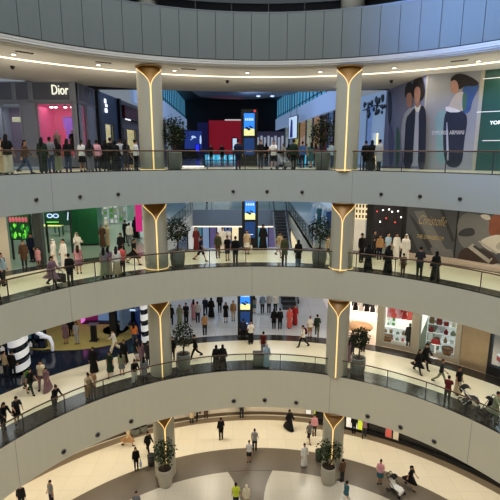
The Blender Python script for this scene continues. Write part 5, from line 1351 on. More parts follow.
tree(at(136, 434, 0), 'low dark leafy shrub in a grey pot under the lowest fascia, left of its twin', .5, .34, [(0,0,.95,.55,.42)], (34,44,32), 9, m_potd, 1)
tree(at(143, 431.5, 0), 'low dark leafy shrub in a grey pot under the lowest fascia, nearest the lit column', .5, .34, [(0,0,.95,.55,.42)], (34,44,32), 10, m_potd, 1)
# ================================================================== visitors
def q(lv, u, v, rz, label, top=None, bottom=None, robe=None, head='short', hc='hair', pose='stand', h=1.72, skin='tan', shoe='black', off=None):
    z = LV[lv]
    p = at_off(u, z, off) if off is not None else at(u, v, z)
    o_ = offset_of(p.x, p.y)
    mn = .55 if pose in ('rail', 'hold', 'phone', 'push') else .68 if pose in ('walk', 'stride') else .42
    if lv != 'G' and o_ < mn: p = rp(ang_of(p.x, p.y, o_), mn, z)
    if pose == 'rail':
        n_ = rp(ang_of(p.x, p.y, 0), -1)-rp(ang_of(p.x, p.y, 0), 0); rz = math.degrees(math.atan2(n_.x, -n_.y))+((rz*7) % 30-15)
    return person(p, rz, label, top, bottom, robe, head, hc, pose, h, skin, shoe)
T, S, C = 'tee', 'shirt', 'coat'
TR, WT, SH, SK, LS = 'trousers', 'wide_trousers', 'shorts', 'skirt', 'long_skirt'
AB, KA, DR, LD = 'abaya', 'robe', 'dress', 'long_dress'
def abaya(lv, u, v, rz, label, pose='stand', h=1.64, **k): return q(lv, u, v, rz, label, robe=(AB,'black'), head='scarf', hc='black', pose=pose, h=h, **k)
def kandura(lv, u, v, rz, label, head='ghutra', hc='white', pose='stand', h=1.76, **k): return q(lv, u, v, rz, label, robe=(KA,'white'), head=head, hc=hc, pose=pose, h=h, shoe='brown', **k)
# ---------------------------------------------------------------- top balcony, crowd along the rail in front of the boutiques (backs to the void)
q('B',3,0,170,'person in beige top and trousers at the frame edge of the top balcony rail',(S,'beige'),(WT,'beige'),head='short',off=1.5,h=1.7)
q('B',9.5,0,185,'tall long haired person in black top and pale trousers leaning near the top rail post',(T,'black'),(WT,'cream'),head='long',off=.75,h=1.82)
q('B',26.5,0,100,'woman in grey brown top and dark jeans walking past the pale boutique pier',(S,'brown'),(TR,'jeans'),head='long',off=1.3,h=1.64,pose='walk')
q('B',44,0,190,'long haired woman in dark green clothes below the pink boutique window',(S,'dark green'),(WT,'dark green'),head='long',off=.7,h=1.72)
q('B',52,0,180,'man in grey tee and dark jeans below the cone trees of the pink window',(T,'grey'),(TR,'jeans'),off=1.1,h=1.76,skin='brown')
q('B',58.5,0,200,'long haired woman in black top and sage trousers beside the man in grey tee',(T,'black'),(WT,'sage'),head='long',off=1.5,h=1.7)
q('B',69,0,180,'woman with long black hair, black top and blue jeans alone at the rail',(T,'black'),(TR,'jeans'),head='long',off=.7,h=1.68)
q('B',83,0,175,'person in white tee and black skirt below the slim red flower window',(T,'white'),(SK,'black'),head='tail',off=1.4,h=1.64)
q('B',91,0,190,'woman in maroon dark top and grey trousers between two pale tops at the rail',(T,'charcoal'),(WT,'grey'),head='long',off=.9,h=1.66)
q('B',98,0,180,'broad person in pale pink shirt and dark trousers in the top rail crowd',(S,'pink'),(TR,'charcoal'),off=1.3,h=1.66,skin='brown')
q('B',106.5,0,200,'black clad woman with long hair behind the rail, left of a pair in black',(S,'black'),(LS,'black'),head='long',off=1.2,h=1.72)
q('B',111.5,0,170,'tall man in black shirt in the densest part of the top rail crowd',(S,'black'),(TR,'charcoal'),off=2.0,h=1.82)
q('B',116,0,185,'headscarfed woman in black in the densest part of the top rail crowd',robe=(AB,'black'),head='scarf',hc='black',off=.9,h=1.64)
q('B',121,0,180,'man in light grey tee and jeans in the top rail crowd',(T,'light grey'),(TR,'jeans'),off=1.6,h=1.74)
q('B',127,0,160,'long haired woman in dark dress at the right end of the top rail crowd',robe=(DR,'charcoal'),head='long',off=.9,h=1.68)
q('B',136.5,0,130,'person in white shirt standing against the left stone column on the top balcony',(S,'white'),(TR,'black'),head='bun',off=.9,h=1.68)
q('B',131.5,0,180,'small child in navy near the left stone column on the top balcony',(T,'navy'),(SH,'charcoal'),off=1.6,h=1.15)
# centre of the top floor
q('B',238,0,170,'dark haired person in navy standing left of the totem on the top floor',(S,'navy'),(TR,'navy'),off=1.2,h=1.78)
q('B',260.5,0,20,'person in black hoodie and charcoal trousers right of the totem on the top floor',(S,'black'),(TR,'charcoal'),off=2.6,h=1.78)
q('B',273.5,0,-20,'man in white shirt and black shorts pushing a stroller on the top floor',(T,'white'),(SH,'black'),off=1.6,h=1.74,pose='push')
q('B',293,0,180,'tall man in dark green standing at the top rail right of the stroller',(S,'dark green'),(TR,'black'),off=.75,h=1.78)
q('B',302,0,150,'person in blue shirt far back on the top floor beside the right planter',(S,'blue'),(TR,'navy'),off=4.2,h=1.72)
q('B',310.5,0,200,'woman in teal dress far back behind the right planter on the top floor',robe=(DR,'teal'),head='long',off=4.6,h=1.66)
q('B',330,0,160,'person in pale blue top between the right planter and right column on the top floor',(T,'pale blue'),(TR,'jeans'),off=3.4,h=1.7)
q('B',364.5,0,180,'black clad man right of the right column, first of a group of three',(S,'black'),(TR,'black'),off=1.2,h=1.68)
q('B',370.5,0,185,'hooded woman in black beside the white shop doorway on the top balcony',robe=(AB,'black'),head='scarf',hc='black',off=1.2,h=1.7)
q('B',378,0,200,'person in light grey jacket at the foot of the bluish hoarding',(C,'light grey'),(TR,'charcoal'),head='bun',off=1.1,h=1.74)
for u, o_, l, t, bt, hd in ((283,11,'person in white tee in the distance right of the tall man in dark green','white','navy','short'),(288,13,'long haired person in teal in the far crowd on the top floor','teal','black','long'),(298,10,'person in grey in the far crowd near the blue floor panels','grey','black','short'),(306,12,'person in cream shirt in the far crowd near the blue floor panels','cream','jeans','short'),(315,9,'woman in mauve in the far crowd behind the right planter','mauve','black','long'),(245,15,'person in black far behind the top floor totem','black','black','short'),(222,14,'person in navy far off before the red end wall','navy','navy','short'),(211,16,'person in charcoal far off before the red end wall','charcoal','black','short'),(266,9,'woman in black far off between the hoodie and the white shirt','black','black','long')):
    q('B',u,0,180 if hd == 'long' else 20,l,(T,t),(TR,bt),head=hd,off=o_,h=1.7)
# ---------------------------------------------------------------- middle balcony
bp1 = q('C',4,286,70,'man in pale blue shirt with a black backpack on the middle balcony',(S,'pale blue'),(TR,'charcoal'),h=1.74,pose='idle')
q('C',4.5,303,60,'person in black walking along the rail at the left frame edge of the middle balcony',(S,'black'),(TR,'black'),h=1.72,pose='walk')
bg1 = q('C',53.5,287,75,'woman in grey brown jacket carrying a big dark bag along the middle rail',(C,'mauve'),(TR,'charcoal'),head='tail',h=1.66,pose='walk')
kandura('C',55,269,-60,'man in white robe and white headcloth, leftmost of the white robed men')
kandura('C',65,268.5,-30,'man in white robe with bare dark hair between two white headcloths',head='short',hc='hair')
kandura('C',78.5,260,40,'man in white robe and headcloth turning aside before the green kiosk',pose='hold')
q('C',72.5,286,180,'woman in black top and charcoal trousers at the middle rail below the robed men',(S,'black'),(TR,'charcoal'),head='short',h=1.68)
q('C',79.5,274,190,'woman with long brown hair in pink top and skirt just behind the woman in black',(T,'pink'),(SK,'mauve'),head='long',hc='brown hair',h=1.66)
q('C',25,268,20,'stout person in brown jacket in front of the green leaf screen',(C,'brown'),(TR,'charcoal'),h=1.66)
q('C',33,262,-20,'tall man in navy striped jacket right of the green leaf screen',(S,'navy'),(TR,'navy'),h=1.82)
q('C',29.5,250,0,'man in black farther back beneath the pale pink poster board',(S,'black'),(TR,'black'),h=1.78)
q('C',39,266,10,'child in pink holding still beside the dark shop pier',(T,'pink'),(SK,'pink'),head='tail',h=1.15)
q('C',105,277,190,'woman in grey top and long sage skirt, leftmost of four at the middle rail',(T,'grey'),(LS,'sage'),head='long',h=1.66)
q('C',109.5,276,170,'woman in mauve top and beige wide trousers, second of four at the middle rail',(T,'mauve'),(WT,'beige'),head='long',h=1.66)
q('C',117.5,276,185,'woman in white top and beige skirt, third of four at the middle rail',(S,'white'),(LS,'beige'),head='long',h=1.68)
q('C',123,275,160,'person in coral tee and dark trousers, last of four at the middle rail',(T,'coral'),(TR,'charcoal'),h=1.7)
q('C',134.5,265,70,'woman in black striding left of the lit column on the middle balcony',(T,'black'),(SK,'black'),head='tail',h=1.68,pose='stride')
q('C',103,247.5,30,'woman in long brown dress beside the green kiosk',robe=(LD,'brown'),head='long',h=1.66)
q('C',108,246.5,-30,'woman in long cream dress beside the green kiosk',robe=(LD,'beige'),head='scarf',hc='beige',h=1.66)
abaya('C',121.5,257,0,'woman in flowing black robe walking in front of the glittering shelves',pose='walk')
q('C',126,243,160,'man in black shirt far back before the glittering shelves',(S,'black'),(TR,'black'),h=1.76)
q('C',130,246,180,'person in white shirt and grey trousers left of the pink banner',(S,'white'),(TR,'grey'),h=1.72)
abaya('C',136,238,180,'woman in black robe standing beneath the hot pink banner',h=1.7)
q('C',196.5,251,10,'woman in long maroon dress beside the left planter of the middle balcony',robe=(LD,'maroon'),head='long',h=1.7)
q('C',201,261.5,75,'person in dark blue stepping left in front of the woman in maroon',(T,'navy'),(SH,'navy'),h=1.68,pose='stride')
q('C',218,258,20,'person in olive top and brown trousers left of the white robed man at the centre',(S,'olive'),(TR,'brown'),h=1.7)
kandura('C',222.5,252.5,-20,'man in white robe at the centre of the middle balcony left of the totem',head='short',hc='hair')
q('C',228,252,180,'person in white top and black trousers just right of the central white robed man',(T,'white'),(TR,'black'),h=1.72)
q('C',227.5,260.5,20,'youth in black tee and shorts in the central group on the middle balcony',(T,'black'),(SH,'charcoal'),h=1.62)
q('C',235.5,264,190,'man in black with a light collar standing closest to the rail in the central group',(S,'black'),(TR,'black'),h=1.76,pose='idle')
wb = q('C',247,254,10,'woman in beige top and white skirt in front of the middle floor totem',(T,'beige'),(SK,'white'),head='long',h=1.66)
abaya('C',263,249.5,0,'woman in full black robe right of the middle floor totem',h=1.8)
q('C',279,257,40,'person in beige top and white shorts behind the camouflage jacket',(T,'beige'),(SH,'light grey'),h=1.74,pose='walk')
q('C',284.5,262.5,175,'broad person in olive dark jacket at the centre right of the middle rail',(C,'olive'),(TR,'dark green'),h=1.72)
q('C',298,266,185,'woman in black top and pale jeans with a black headscarf at the middle rail',(C,'black'),(WT,'pale jeans'),head='scarf',hc='black',h=1.62)
q('C',326.5,259,80,'person in beige walking behind the right planter on the middle balcony',(T,'beige'),(TR,'charcoal'),h=1.66,pose='stride')
q('C',332.5,250,0,'person in black just left of the right column on the middle balcony',(S,'black'),(TR,'black'),h=1.72)
q('C',361,262,20,'tall man in black wearing a dark cap right of the right column',(S,'black'),(TR,'black'),head='cap',hc='black',h=1.86)
abaya('C',366,273,190,'woman in black robe at the middle rail, nearest the right column',h=1.64)
q('C',374,257,10,'man in charcoal jacket with folded arms before the dark shop',(C,'charcoal'),(TR,'black'),h=1.78,pose='hold')
q('C',379,259,-10,'person in tan top in the crowd before the dark shop',(S,'tan'),(TR,'navy'),head='long',h=1.62)
q('C',387,259,20,'person in white and blue top in the crowd before the dark shop',(T,'pale blue'),(TR,'navy'),h=1.74)
kandura('C',395.5,259,10,'bare headed man in white robe before the dark shop on the right',head='short',hc='hair',h=1.72)
kandura('C',404.5,263.5,-40,'man in cream white robe and headcloth at the edge of the charcoal hoarding',h=1.86)
abaya('C',386.5,274.5,185,'woman in black robe at the middle rail below the white robed men',h=1.66)
q('C',401,277,170,'child in brown tee at the middle rail between two women in black',(T,'brown'),(TR,'brown'),h=1.32)
q('C',417,279,160,'man in dark jacket and trousers at the middle rail in front of the gold script',(S,'charcoal'),(TR,'dark green'),h=1.78,pose='hold')
abaya('C',429,284.5,185,'woman in black robe, rightmost person on the middle balcony',h=1.66)
# ---------------------------------------------------------------- lowest balcony, left
q('D',5,431,-140,'long haired woman in black bending over the lowest rail at the left frame edge',(S,'black'),(TR,'charcoal'),head='long',h=1.66,pose='rail')
q('D',18,424,-150,'woman in black top with white sleeves leaning on the rail beside the bending woman',(T,'charcoal'),(SK,'black'),head='tail',h=1.66,pose='rail')
wb2 = q('D',6.5,377,150,'person in beige carrying a white square shopping bag near the banded column',(S,'beige'),(TR,'charcoal'),h=1.7)
q('D',14,378,170,'man in black in front of the broad banded column',(S,'black'),(TR,'black'),h=1.78)
q('D',26.5,392,60,'child in grey walking with the person carrying a green bag',(T,'grey'),(SH,'charcoal'),h=1.34,pose='walk')
gb = q('D',32,394,60,'person in black walking with a bright green bag on the back',(T,'black'),(TR,'dark green'),h=1.62,pose='walk')
q('D',43,388,10,'stout man in pale cream top and dark trousers on the lowest walkway',(T,'cream'),(TR,'mauve'),h=1.8,pose='walk')
q('D',48,391,0,'person in brown patterned dress beside the stout man in cream',robe=(LD,'mauve'),head='short',h=1.5,pose='walk')
q('D',56,412,-160,'woman in black leaning on the rail alone on the lowest balcony',(S,'black'),(TR,'charcoal'),head='bun',h=1.66,pose='rail')
q('D',90.5,400,-170,'woman in beige shirt leaning on the lowest rail below the woman in black robe',(S,'beige'),(WT,'tan'),head='bun',h=1.66,pose='rail')
q('D',94,397,-150,'person with dark hair in tan top right behind the leaning woman in beige',(T,'tan'),(TR,'brown'),h=1.62,pose='stand')
abaya('D',94.5,372.5,0,'woman in wide black robe standing alone on the pale walkway of the lowest balcony',h=1.68)
q('D',111,376,10,'woman in long dark green dress walking on the lowest walkway',robe=(DR,'dark green'),head='long',h=1.7,pose='walk')
q('D',125,364,0,'woman with long black hair in black top and skirt on the lowest walkway',(S,'black'),(LS,'black'),head='long',h=1.68)
q('D',122.5,375,180,'person in sage grey top and skirt in front of the long haired woman in black',(T,'sage'),(SK,'grey'),head='long',h=1.58)
q('D',115,353,-60,'man in white shirt and pale trousers striding at the edge of the navy shop floor',(S,'white'),(WT,'cream'),h=1.76,pose='stride')
q('D',135,345,180,'woman in orange top and blue jeans standing on the navy shop floor',(T,'orange'),(TR,'jeans'),head='long',h=1.72)
hb = q('D',137.5,361,100,'person in black top carrying a light handbag left of the lit column',(T,'black'),(SK,'charcoal'),head='long',h=1.62)
q('D',142.5,365,150,'woman in long brown coat left of the lit column on the lowest balcony',(C,'mauve'),(TR,'brown'),head='long',h=1.68)
q('D',149,366,170,'person in dark coat against the lit column on the lowest balcony',(C,'charcoal'),(TR,'black'),h=1.74)
q('D',138,387,-170,'woman in black top and white trousers leaning on the lowest rail near the lit column',(S,'black'),(WT,'white'),head='bun',h=1.66,pose='rail')
q('D',146,383,180,'person in grey standing at the lowest rail just left of the lit column',(C,'grey'),(TR,'charcoal'),head='long',h=1.62)
q('D',66.5,344,10,'shopper in pale mauve dress on the olive carpet, left of the pair',robe=(DR,'mauve'),head='long',h=1.68)
q('D',71.5,337,180,'shopper in black on the olive carpet between the two pale shoppers',(S,'black'),(TR,'black'),h=1.78)
q('D',77.5,344.5,-10,'shopper in light grey top and white trousers on the olive carpet, right of the pair',(T,'light grey'),(TR,'light grey'),head='long',h=1.7)
# ---------------------------------------------------------------- white floored concourse behind the lowest balcony
q('D',171.5,325,180,'man in black at the left end of the white floored concourse',(S,'black'),(TR,'black'),h=1.72)
q('D',180,324.5,0,'woman in long sage dress next to a man in black on the white floor',robe=(LD,'sage'),head='long',h=1.66)
q('D',186.5,324,0,'man in black tee and trousers facing the viewer on the white floor',(T,'black'),(TR,'black'),h=1.78)
q('D',194,319,180,'woman in pink dress on the white floor',robe=(LD,'pink'),head='long',h=1.7)
q('D',198,322.5,180,'man in light grey tee and charcoal trousers beside the woman in pink',(T,'light grey'),(TR,'charcoal'),h=1.78)
q('D',205.5,316,180,'man in navy walking away on the white floor, left of a pair of dark figures',(S,'navy'),(TR,'charcoal'),h=1.76,pose='walk')
q('D',211.5,317,180,'woman in black robe and scarf walking away on the white floor',robe=(AB,'black'),head='scarf',hc='black',h=1.68)
q('D',220,312,0,'man in charcoal farthest back under the middle fascia',(S,'charcoal'),(TR,'black'),h=1.76)
q('D',226,322,0,'woman in short black dress on the white floor left of the totem',robe=(DR,'black'),head='long',h=1.68)
q('D',233.5,320.5,0,'man in tan shirt and beige trousers just left of the totem on the white floor',(S,'tan'),(TR,'beige'),h=1.72)
q('D',205,335,180,'man in tan tee and dark trousers at the front edge of the white floor',(T,'tan'),(TR,'charcoal'),h=1.72)
q('D',195.5,358.5,-70,'man in black striding right across the pale walkway near the left planter',(S,'black'),(TR,'black'),h=1.78,pose='stride')
q('D',173,360,0,'person in black half hidden between the left column and planter on the lowest balcony',(S,'black'),(TR,'black'),h=1.66)
abaya('D',217,370,180,'woman in grey and black at the lowest rail, left of the pair at the centre',h=1.64)
abaya('D',223.5,370,175,'woman in black robe at the lowest rail, right of the pair at the centre',h=1.64)
q('D',251,343.5,0,'man in white tee and black trousers on the walkway in front of the totem',(T,'white'),(WT,'black'),h=1.72,pose='hold')
q('D',243.5,340,180,'person in navy beside the foot of the totem on the lowest level',(S,'navy'),(TR,'black'),h=1.66)
q('D',263.5,355,180,'person in red top and grey trousers above the pale figure at the rail',(T,'maroon'),(TR,'grey'),h=1.72)
q('D',266.8,369,180,'person in pale grey robe at the lowest rail right of the grey box',robe=(LD,'pale blue'),head='scarf',hc='light grey',h=1.62)
q('D',274,328.5,180,'woman in black top on the white floor, left of a pair in black',(C,'black'),(TR,'charcoal'),head='long',h=1.66)
q('D',280,329,180,'man in black on the white floor, right of a pair in black',(S,'black'),(TR,'black'),h=1.72)
q('D',289.5,328,0,'woman in coral dress and headscarf on the white floor',robe=(LD,'coral'),head='scarf',hc='coral',h=1.66)
q('D',295,325,0,'woman in coral and brown dress right behind the coral headscarf',robe=(LD,'red'),head='long',h=1.72)
rb = q('D',303,347,-70,'man in white shirt with a red backpack walking right on the pale walkway',(T,'white'),(TR,'black'),h=1.7,pose='walk')
q('D',310,337,0,'person in white top and tan shorts near the right end of the white floor',(T,'white'),(SH,'tan'),h=1.66,pose='idle')
q('D',317,336,170,'man in dark olive shirt and trousers striding near the right column',(S,'dark green'),(TR,'olive'),h=1.78,pose='stride')
q('D',262.5,313,180,'man in pale jeans farthest back right of the totem',(S,'pale jeans'),(TR,'charcoal'),h=1.74)
q('D',269,312.5,180,'man in light grey shirt and charcoal trousers far back under the middle fascia',(S,'light grey'),(TR,'charcoal'),h=1.76)
q('D',275.5,312,180,'man in white shirt and black trousers far back, right of the light grey shirt',(S,'white'),(TR,'black'),h=1.76,pose='walk')
q('D',254,313,180,'woman in teal skirt far back just right of the totem',(T,'grey'),(SK,'teal'),head='long',h=1.64)
# ---------------------------------------------------------------- lowest balcony, right
q('D',347.5,362,200,'woman in mauve top between the right column and the planter on the lowest balcony',(S,'mauve'),(LS,'mauve'),head='long',h=1.68)
q('D',352.5,354,20,'person in charcoal behind the round crowned tree on the lowest balcony',(S,'charcoal'),(TR,'charcoal'),h=1.7)
q('D',363,351,-10,'person in black before the open bright shop on the lowest balcony',(C,'black'),(TR,'black'),head='long',h=1.72)
q('D',418,372.5,30,'woman in black coat walking beside a man in a dark cap',(C,'black'),(TR,'charcoal'),head='long',h=1.66,pose='walk')
q('D',425,368,30,'man in black coat and dark cap on the right walkway of the lowest balcony',(C,'black'),(TR,'black'),head='cap',hc='black',h=1.8,pose='walk')
q('D',440.5,383,60,'person in charcoal tee and beige trousers stepping left on the right walkway',(T,'charcoal'),(TR,'sage'),head='short',h=1.64,pose='stride')
q('D',457.5,394,20,'woman in black top and long white skirt on the right walkway',(T,'black'),(LS,'beige'),head='bun',h=1.72)
q('D',444.5,405,150,'person in maroon top at the lowest rail beside a white framed stroller',(S,'maroon'),(TR,'black'),h=1.66,pose='push')
q('D',494,421,30,'person in sage green jacket pushing a stroller at the right frame edge',(C,'sage'),(TR,'olive'),h=1.74,pose='push')
# ---------------------------------------------------------------- ground floor
q('G',23,509,30,'person in black at the bottom left corner under the lowest fascia',(S,'black'),(TR,'black'),h=1.74,pose='walk')
q('G',52.5,505,-30,'person in black and grey top on the ground floor at bottom left',(T,'grey'),(TR,'navy'),h=1.68)
gbag = q('G',137,469.5,20,'long haired woman in black holding a pale blue bag on the ground floor',(S,'black'),(TR,'black'),head='long',h=1.66)
q('G',149,453.5,40,'man in black beside the left ground floor column',(S,'black'),(TR,'black'),h=1.78,pose='walk')
q('G',129,446.5,80,'person in beige with pale skirt striding under the fascia on the left',(T,'beige'),(SK,'tan'),head='long',hc='brown hair',h=1.66,pose='stride')
q('G',138,517,0,'dark haired person in grey at the bottom edge left of the pale planter',(T,'grey'),(TR,'jeans'),h=1.7)
q('G',221.5,439.5,190,'man in black standing apart on the cream ground floor',(S,'black'),(TR,'black'),h=1.82,pose='idle')
q('G',255,450.5,170,'man in light grey tee and black trousers with a hand on the hip',(T,'light grey'),(TR,'charcoal'),h=1.74,pose='idle')
q('G',249.5,461.5,0,'youth in white tee and dark shorts at the edge of the taupe band',(T,'white'),(SH,'charcoal'),h=1.62)
q('G',242,417.5,180,'person in charcoal whose legs show under the lowest fascia near the middle',(S,'charcoal'),(TR,'charcoal'),h=1.74)
q('G',199,419,180,'person in navy whose legs show under the lowest fascia on the left',(S,'navy'),(TR,'black'),h=1.74,pose='walk')
q('G',206.5,418,180,'person in brown whose legs show under the lowest fascia beside a navy one',(S,'brown'),(TR,'brown'),h=1.72)
q('G',192,423,170,'person in beige coat under the lowest fascia at the left of three passers',(C,'beige'),(TR,'charcoal'),h=1.7)
abaya('G',289.5,429,30,'woman in flowing black robe on the cream ground floor',h=1.7,pose='walk')
q('G',314.5,435,0,'person in coral pink shirt and charcoal trousers left of the right ground floor column',(S,'pink'),(TR,'charcoal'),head='bun',h=1.72)
q('G',309.5,441.5,20,'person in grey tee and shorts in front of the coral pink shirt',(T,'grey'),(SH,'charcoal'),h=1.68,pose='walk')
kandura('G',304.5,466,20,'man in white robe with dark hair on the taupe band of the ground floor',head='short',hc='hair',h=1.72)
q('G',236.5,508,180,'worker in yellow green vest at the bottom edge of the ground floor',(T,'yellow'),(TR,'navy'),h=1.74)
q('G',247,509,180,'person in cream top beside the yellow green vest at the bottom edge',(S,'cream'),(TR,'beige'),head='scarf',hc='cream',h=1.66)
q('G',346,505,120,'person in teal top and white trousers at the bottom edge on the right',(S,'teal'),(WT,'white'),h=1.72,pose='walk')
q('G',380,483,-20,'woman in pink top and teal skirt next to a stroller on the ground floor',(T,'pink'),(SK,'teal'),head='bun',h=1.7,pose='hold')
q('G',410.5,487.5,40,'person in black top and skirt walking on the taupe band at right',(T,'black'),(SK,'black'),head='tail',h=1.66,pose='walk')
q('G',354,433,170,'person in black under the right fascia beside a narrow yellow poster',(S,'black'),(TR,'black'),h=1.66)
q('G',364.5,437,160,'person in mauve grey pushing a stroller under the right fascia',(S,'mauve'),(TR,'charcoal'),h=1.7,pose='push')
q('G',342.5,481,200,'person in dark brown standing close beside the twin crowned tree planter',(S,'brown'),(TR,'charcoal'),h=1.62)
# ---------------------------------------------------------------- bags
def shopping_bag(p, rz, label, c, w=.3, hh=.34, name='shopping_bag', cat='bag'):
    o = thing(name, label, cat, p, R(rz))
    b = MB(); b.loft([(0,w*.5,.07),(hh*.5,w*.52,.08),(hh,w*.5,.05)], 4 if name == 'shopping_bag' else 14); b.build('bag_body', cmat(c), o, name != 'shopping_bag')
    b = MB(); b.tube([(-w*.22,0,hh-.02),(-w*.16,0,hh+.14),(w*.16,0,hh+.14),(w*.22,0,hh-.02)], .012, 6); b.build('bag_handle', cmat('charcoal'), o); return o
def hand_bag(o, side_, label, c, w=.3, hh=.34, name='shopping_bag'):
    p = wpos(o, 'wr'+side_, o['_pose'])+Vector((0,0,-.1-hh-.1)); sx = -1 if side_ == 'L' else 1
    p += Matrix.Rotation(o.rotation_euler[2],3,'Z') @ Vector((sx*.05,0,0)); p.z = max(p.z, o.location.z+.01)
    return shopping_bag(p, math.degrees(o.rotation_euler[2])+90, label, c, w, hh, name)
hand_bag(bg1, 'R', 'big dark soft bag carried low at the middle rail', 'charcoal', .55, .42, 'handbag')
hand_bag(wb2, 'R', 'white square paper bag carried near the banded column', 'white', .42, .42)
hand_bag(hb, 'L', 'light handbag carried left of the lit column on the lowest balcony', 'light grey', .34, .26, 'handbag')
hand_bag(gbag, 'R', 'pale blue bag held by the long haired woman on the ground floor', 'pale blue', .34, .38)
hand_bag(wb, 'R', 'white paper bag held in front of the middle floor totem', 'white', .3, .36)
def backpack(o, label, c):
    s = o.scale[0]; M = skeleton(o['_pose'])['M']; c3 = M @ Vector((0,.17,1.06))
    p = Vector(o.location)+Matrix.Rotation(o.rotation_euler[2],3,'Z') @ (c3*s)
    t_ = thing('backpack', label, 'backpack', p, o.rotation_euler[2])
    b = MB(); b.loft([(0,.15,.08,0,.02),(.12,.17,.1,0,.02),(.3,.155,.09,0,.01),(.4,.1,.05,0,0)], 14); b.build('bag_body', cmat(c), t_, True)
    b = MB(); b.loft([(.03,.1,.05,0,.1),(.18,.1,.05,0,.1)], 12); b.build('front_pocket', cmat(c), t_, True)
    b = MB()
    for x in (-.1,.1): b.tube([(x,-.06,.02),(x,-.13,.05),(x,-.26,.2),(x,-.24,.34),(x,-.12,.4),(x,-.05,.38)], .018, 6)
    b.build('strap', cmat('charcoal'), t_, True)
backpack(bp1, 'black backpack worn over a pale blue shirt at the left frame edge', 'black')
backpack(gb, 'bright green bag worn on the back on the lowest walkway', 'green')
backpack(rb, 'red backpack worn by the man in white shirt on the pale walkway', 'maroon')
# ---------------------------------------------------------------- strollers
def stroller(p, rz, label, c, frame):
    o = thing('stroller', label, 'stroller', p, R(rz)); fm = cmat(frame) if frame in CLOTH else m_steel
    for x in (-.27,.27):
        for y, r in ((-.42,.09),(.3,.13)):
            b = MB(); b.tube([(x+.035*math.cos(0),y+(r-.03)*math.cos(2*pi*i/18),r+(r-.03)*math.sin(2*pi*i/18)) for i in range(18)], .03, 6, True); b.box((x+.035,y,r),(.05,.05,.05)); b.build('wheel', cmat('black'), o, True)
    b = MB()
    for x in (-.25,.25):
        b.tube([(x,-.42,.1),(x,-.05,.5),(x,.5,1.02)], .018, 6); b.tube([(x,.3,.14),(x,-.05,.5)], .018, 6)
    b.tube([(-.25,.3,.14),(.25,.3,.14)], .015, 6); b.tube([(-.25,-.42,.1),(.25,-.42,.1)], .015, 6); b.build('frame', fm, o)
    b = MB(); b.tube([(-.25,.5,1.02),(.25,.5,1.02)], .022, 8); b.build('handle', cmat('black'), o)
    b = MB(); b.bar((0,-.35,.42),(0,.1,.42),.42,.06); b.bar((0,.1,.42),(0,.3,.86),.42,.06); b.box((0,-.4,.3),(.4,.1,.2)); b.build('seat', cmat(c), o)
    b = MB(); vs = []
    for i in range(7):
        a = pi*(.08+.62*i/6)
        for x in (-.23,.23): vs.append((x, .16-.3*math.cos(pi-a)*-1*-.95, .62+.42*math.sin(a)))
    b.add(vs, [(2*i,2*i+1,2*i+3,2*i+2) for i in range(6)]); b.build('canopy', cmat('black'), o, True, fix=False)
    b = MB(); b.box((0,.05,.22),(.36,.34,.14)); b.build('basket', cmat('charcoal'), o); return o
def pushed(part, label, c, frame, d=1.02, turn=0):
    o = [x for x in PEOPLE if part in x['label']][0]; a = o.rotation_euler[2]+R(turn)
    p = Vector(o.location)+Vector((math.sin(a), -math.cos(a), 0))*d
    if p.z > 1 and offset_of(p.x, p.y) < .75: p = rp(ang_of(p.x, p.y, .75), .75, p.z)
    return stroller(p, math.degrees(a), label, c, frame)
pushed('next to a stroller', 'stroller with black canopy and white seat on the ground floor', 'white', 'charcoal', turn=60)
pushed('white framed stroller', 'white framed stroller at the lowest rail beside the person in maroon', 'charcoal', 'white', turn=-70)
pushed('right frame edge', 'black stroller at the lowest rail near the right frame edge', 'black', 'charcoal', turn=-100)
pushed('under the right fascia', 'small dark stroller under the right fascia on the ground floor', 'charcoal', 'charcoal') if False else None
pushed('person in mauve grey', 'small dark stroller under the right fascia on the ground floor', 'charcoal', 'charcoal')
pushed('black shorts pushing', 'pale stroller on the top floor right of the totem', 'light grey', 'light grey', turn=50)
# grey cabinet at the rail
pp2 = at_off(259, ZD, .62)
o = thing('floor_cabinet', 'low grey green cabinet standing at the lowest rail below the totem', 'cabinet', pp2)
b = MB(); b.box((0,0,.42),(.66,.42,.76)); b.build('cabinet_body', mat('cab_grey', (96,104,92), .5), o); b = MB(); b.box((0,0,.82),(.72,.48,.05)); b.build('cabinet_top', m_post, o); b = MB(); b.box((0,0,.03),(.6,.38,.06)); b.build('plinth', m_black, o)
b = MB(); b.box((0,-.215,.42),(.56,.012,.62)); b.build('door', mat('cab_door', (126,132,118), .5), o)
# ================================================================== light
w = bpy.data.worlds.new('world'); SC.world = w; w.use_nodes = True
bg = w.node_tree.nodes['Background']; bg.inputs[0].default_value = lin((200,214,230))+(1,); bg.inputs[1].default_value = .33
light('skylight', 'AREA', (CX-2, CY-1, 40), 7200, (236,243,252), 20, (0,0,0))
light('side_sky_beam', 'AREA', (-9, 5, 31), 470, (110,165,255), 5, (Vector((11,18.5,25.6))-Vector((-9,5,31))).to_track_quat('-Z','Y').to_euler(), None, R(36))  # narrow blue beam added to put sky tint on the right parapet panels
WARM = (255,245,226)
def ringlights(z, off, e, ts, size=1.1, col=WARM):
    for t in ts:
        p = rp(R(t), off, z-.06); light('ceiling_ring_light', 'AREA', p, e, col, size, (0,0,0))
ringlights(SCB, 2.6, 64, range(-75,76,15))
ringlights(SB, 2.6, 66, range(-75,76,15))
ringlights(SD, 3.6, 82, range(-72,73,12), .9, (255,245,224))
ringlights(SD, 2.2, 90, range(88,273,23), 1.2)  # unseen rear ring added to bounce light onto the far lowest fascia
ringlights(SCB, 2.6, 45, range(92,270,30), 1.2)  # unseen rear ring added for more bounce across the void
ringlights(SA, 1.8, 24, range(-75,76,15), 1.0, (255,240,218))
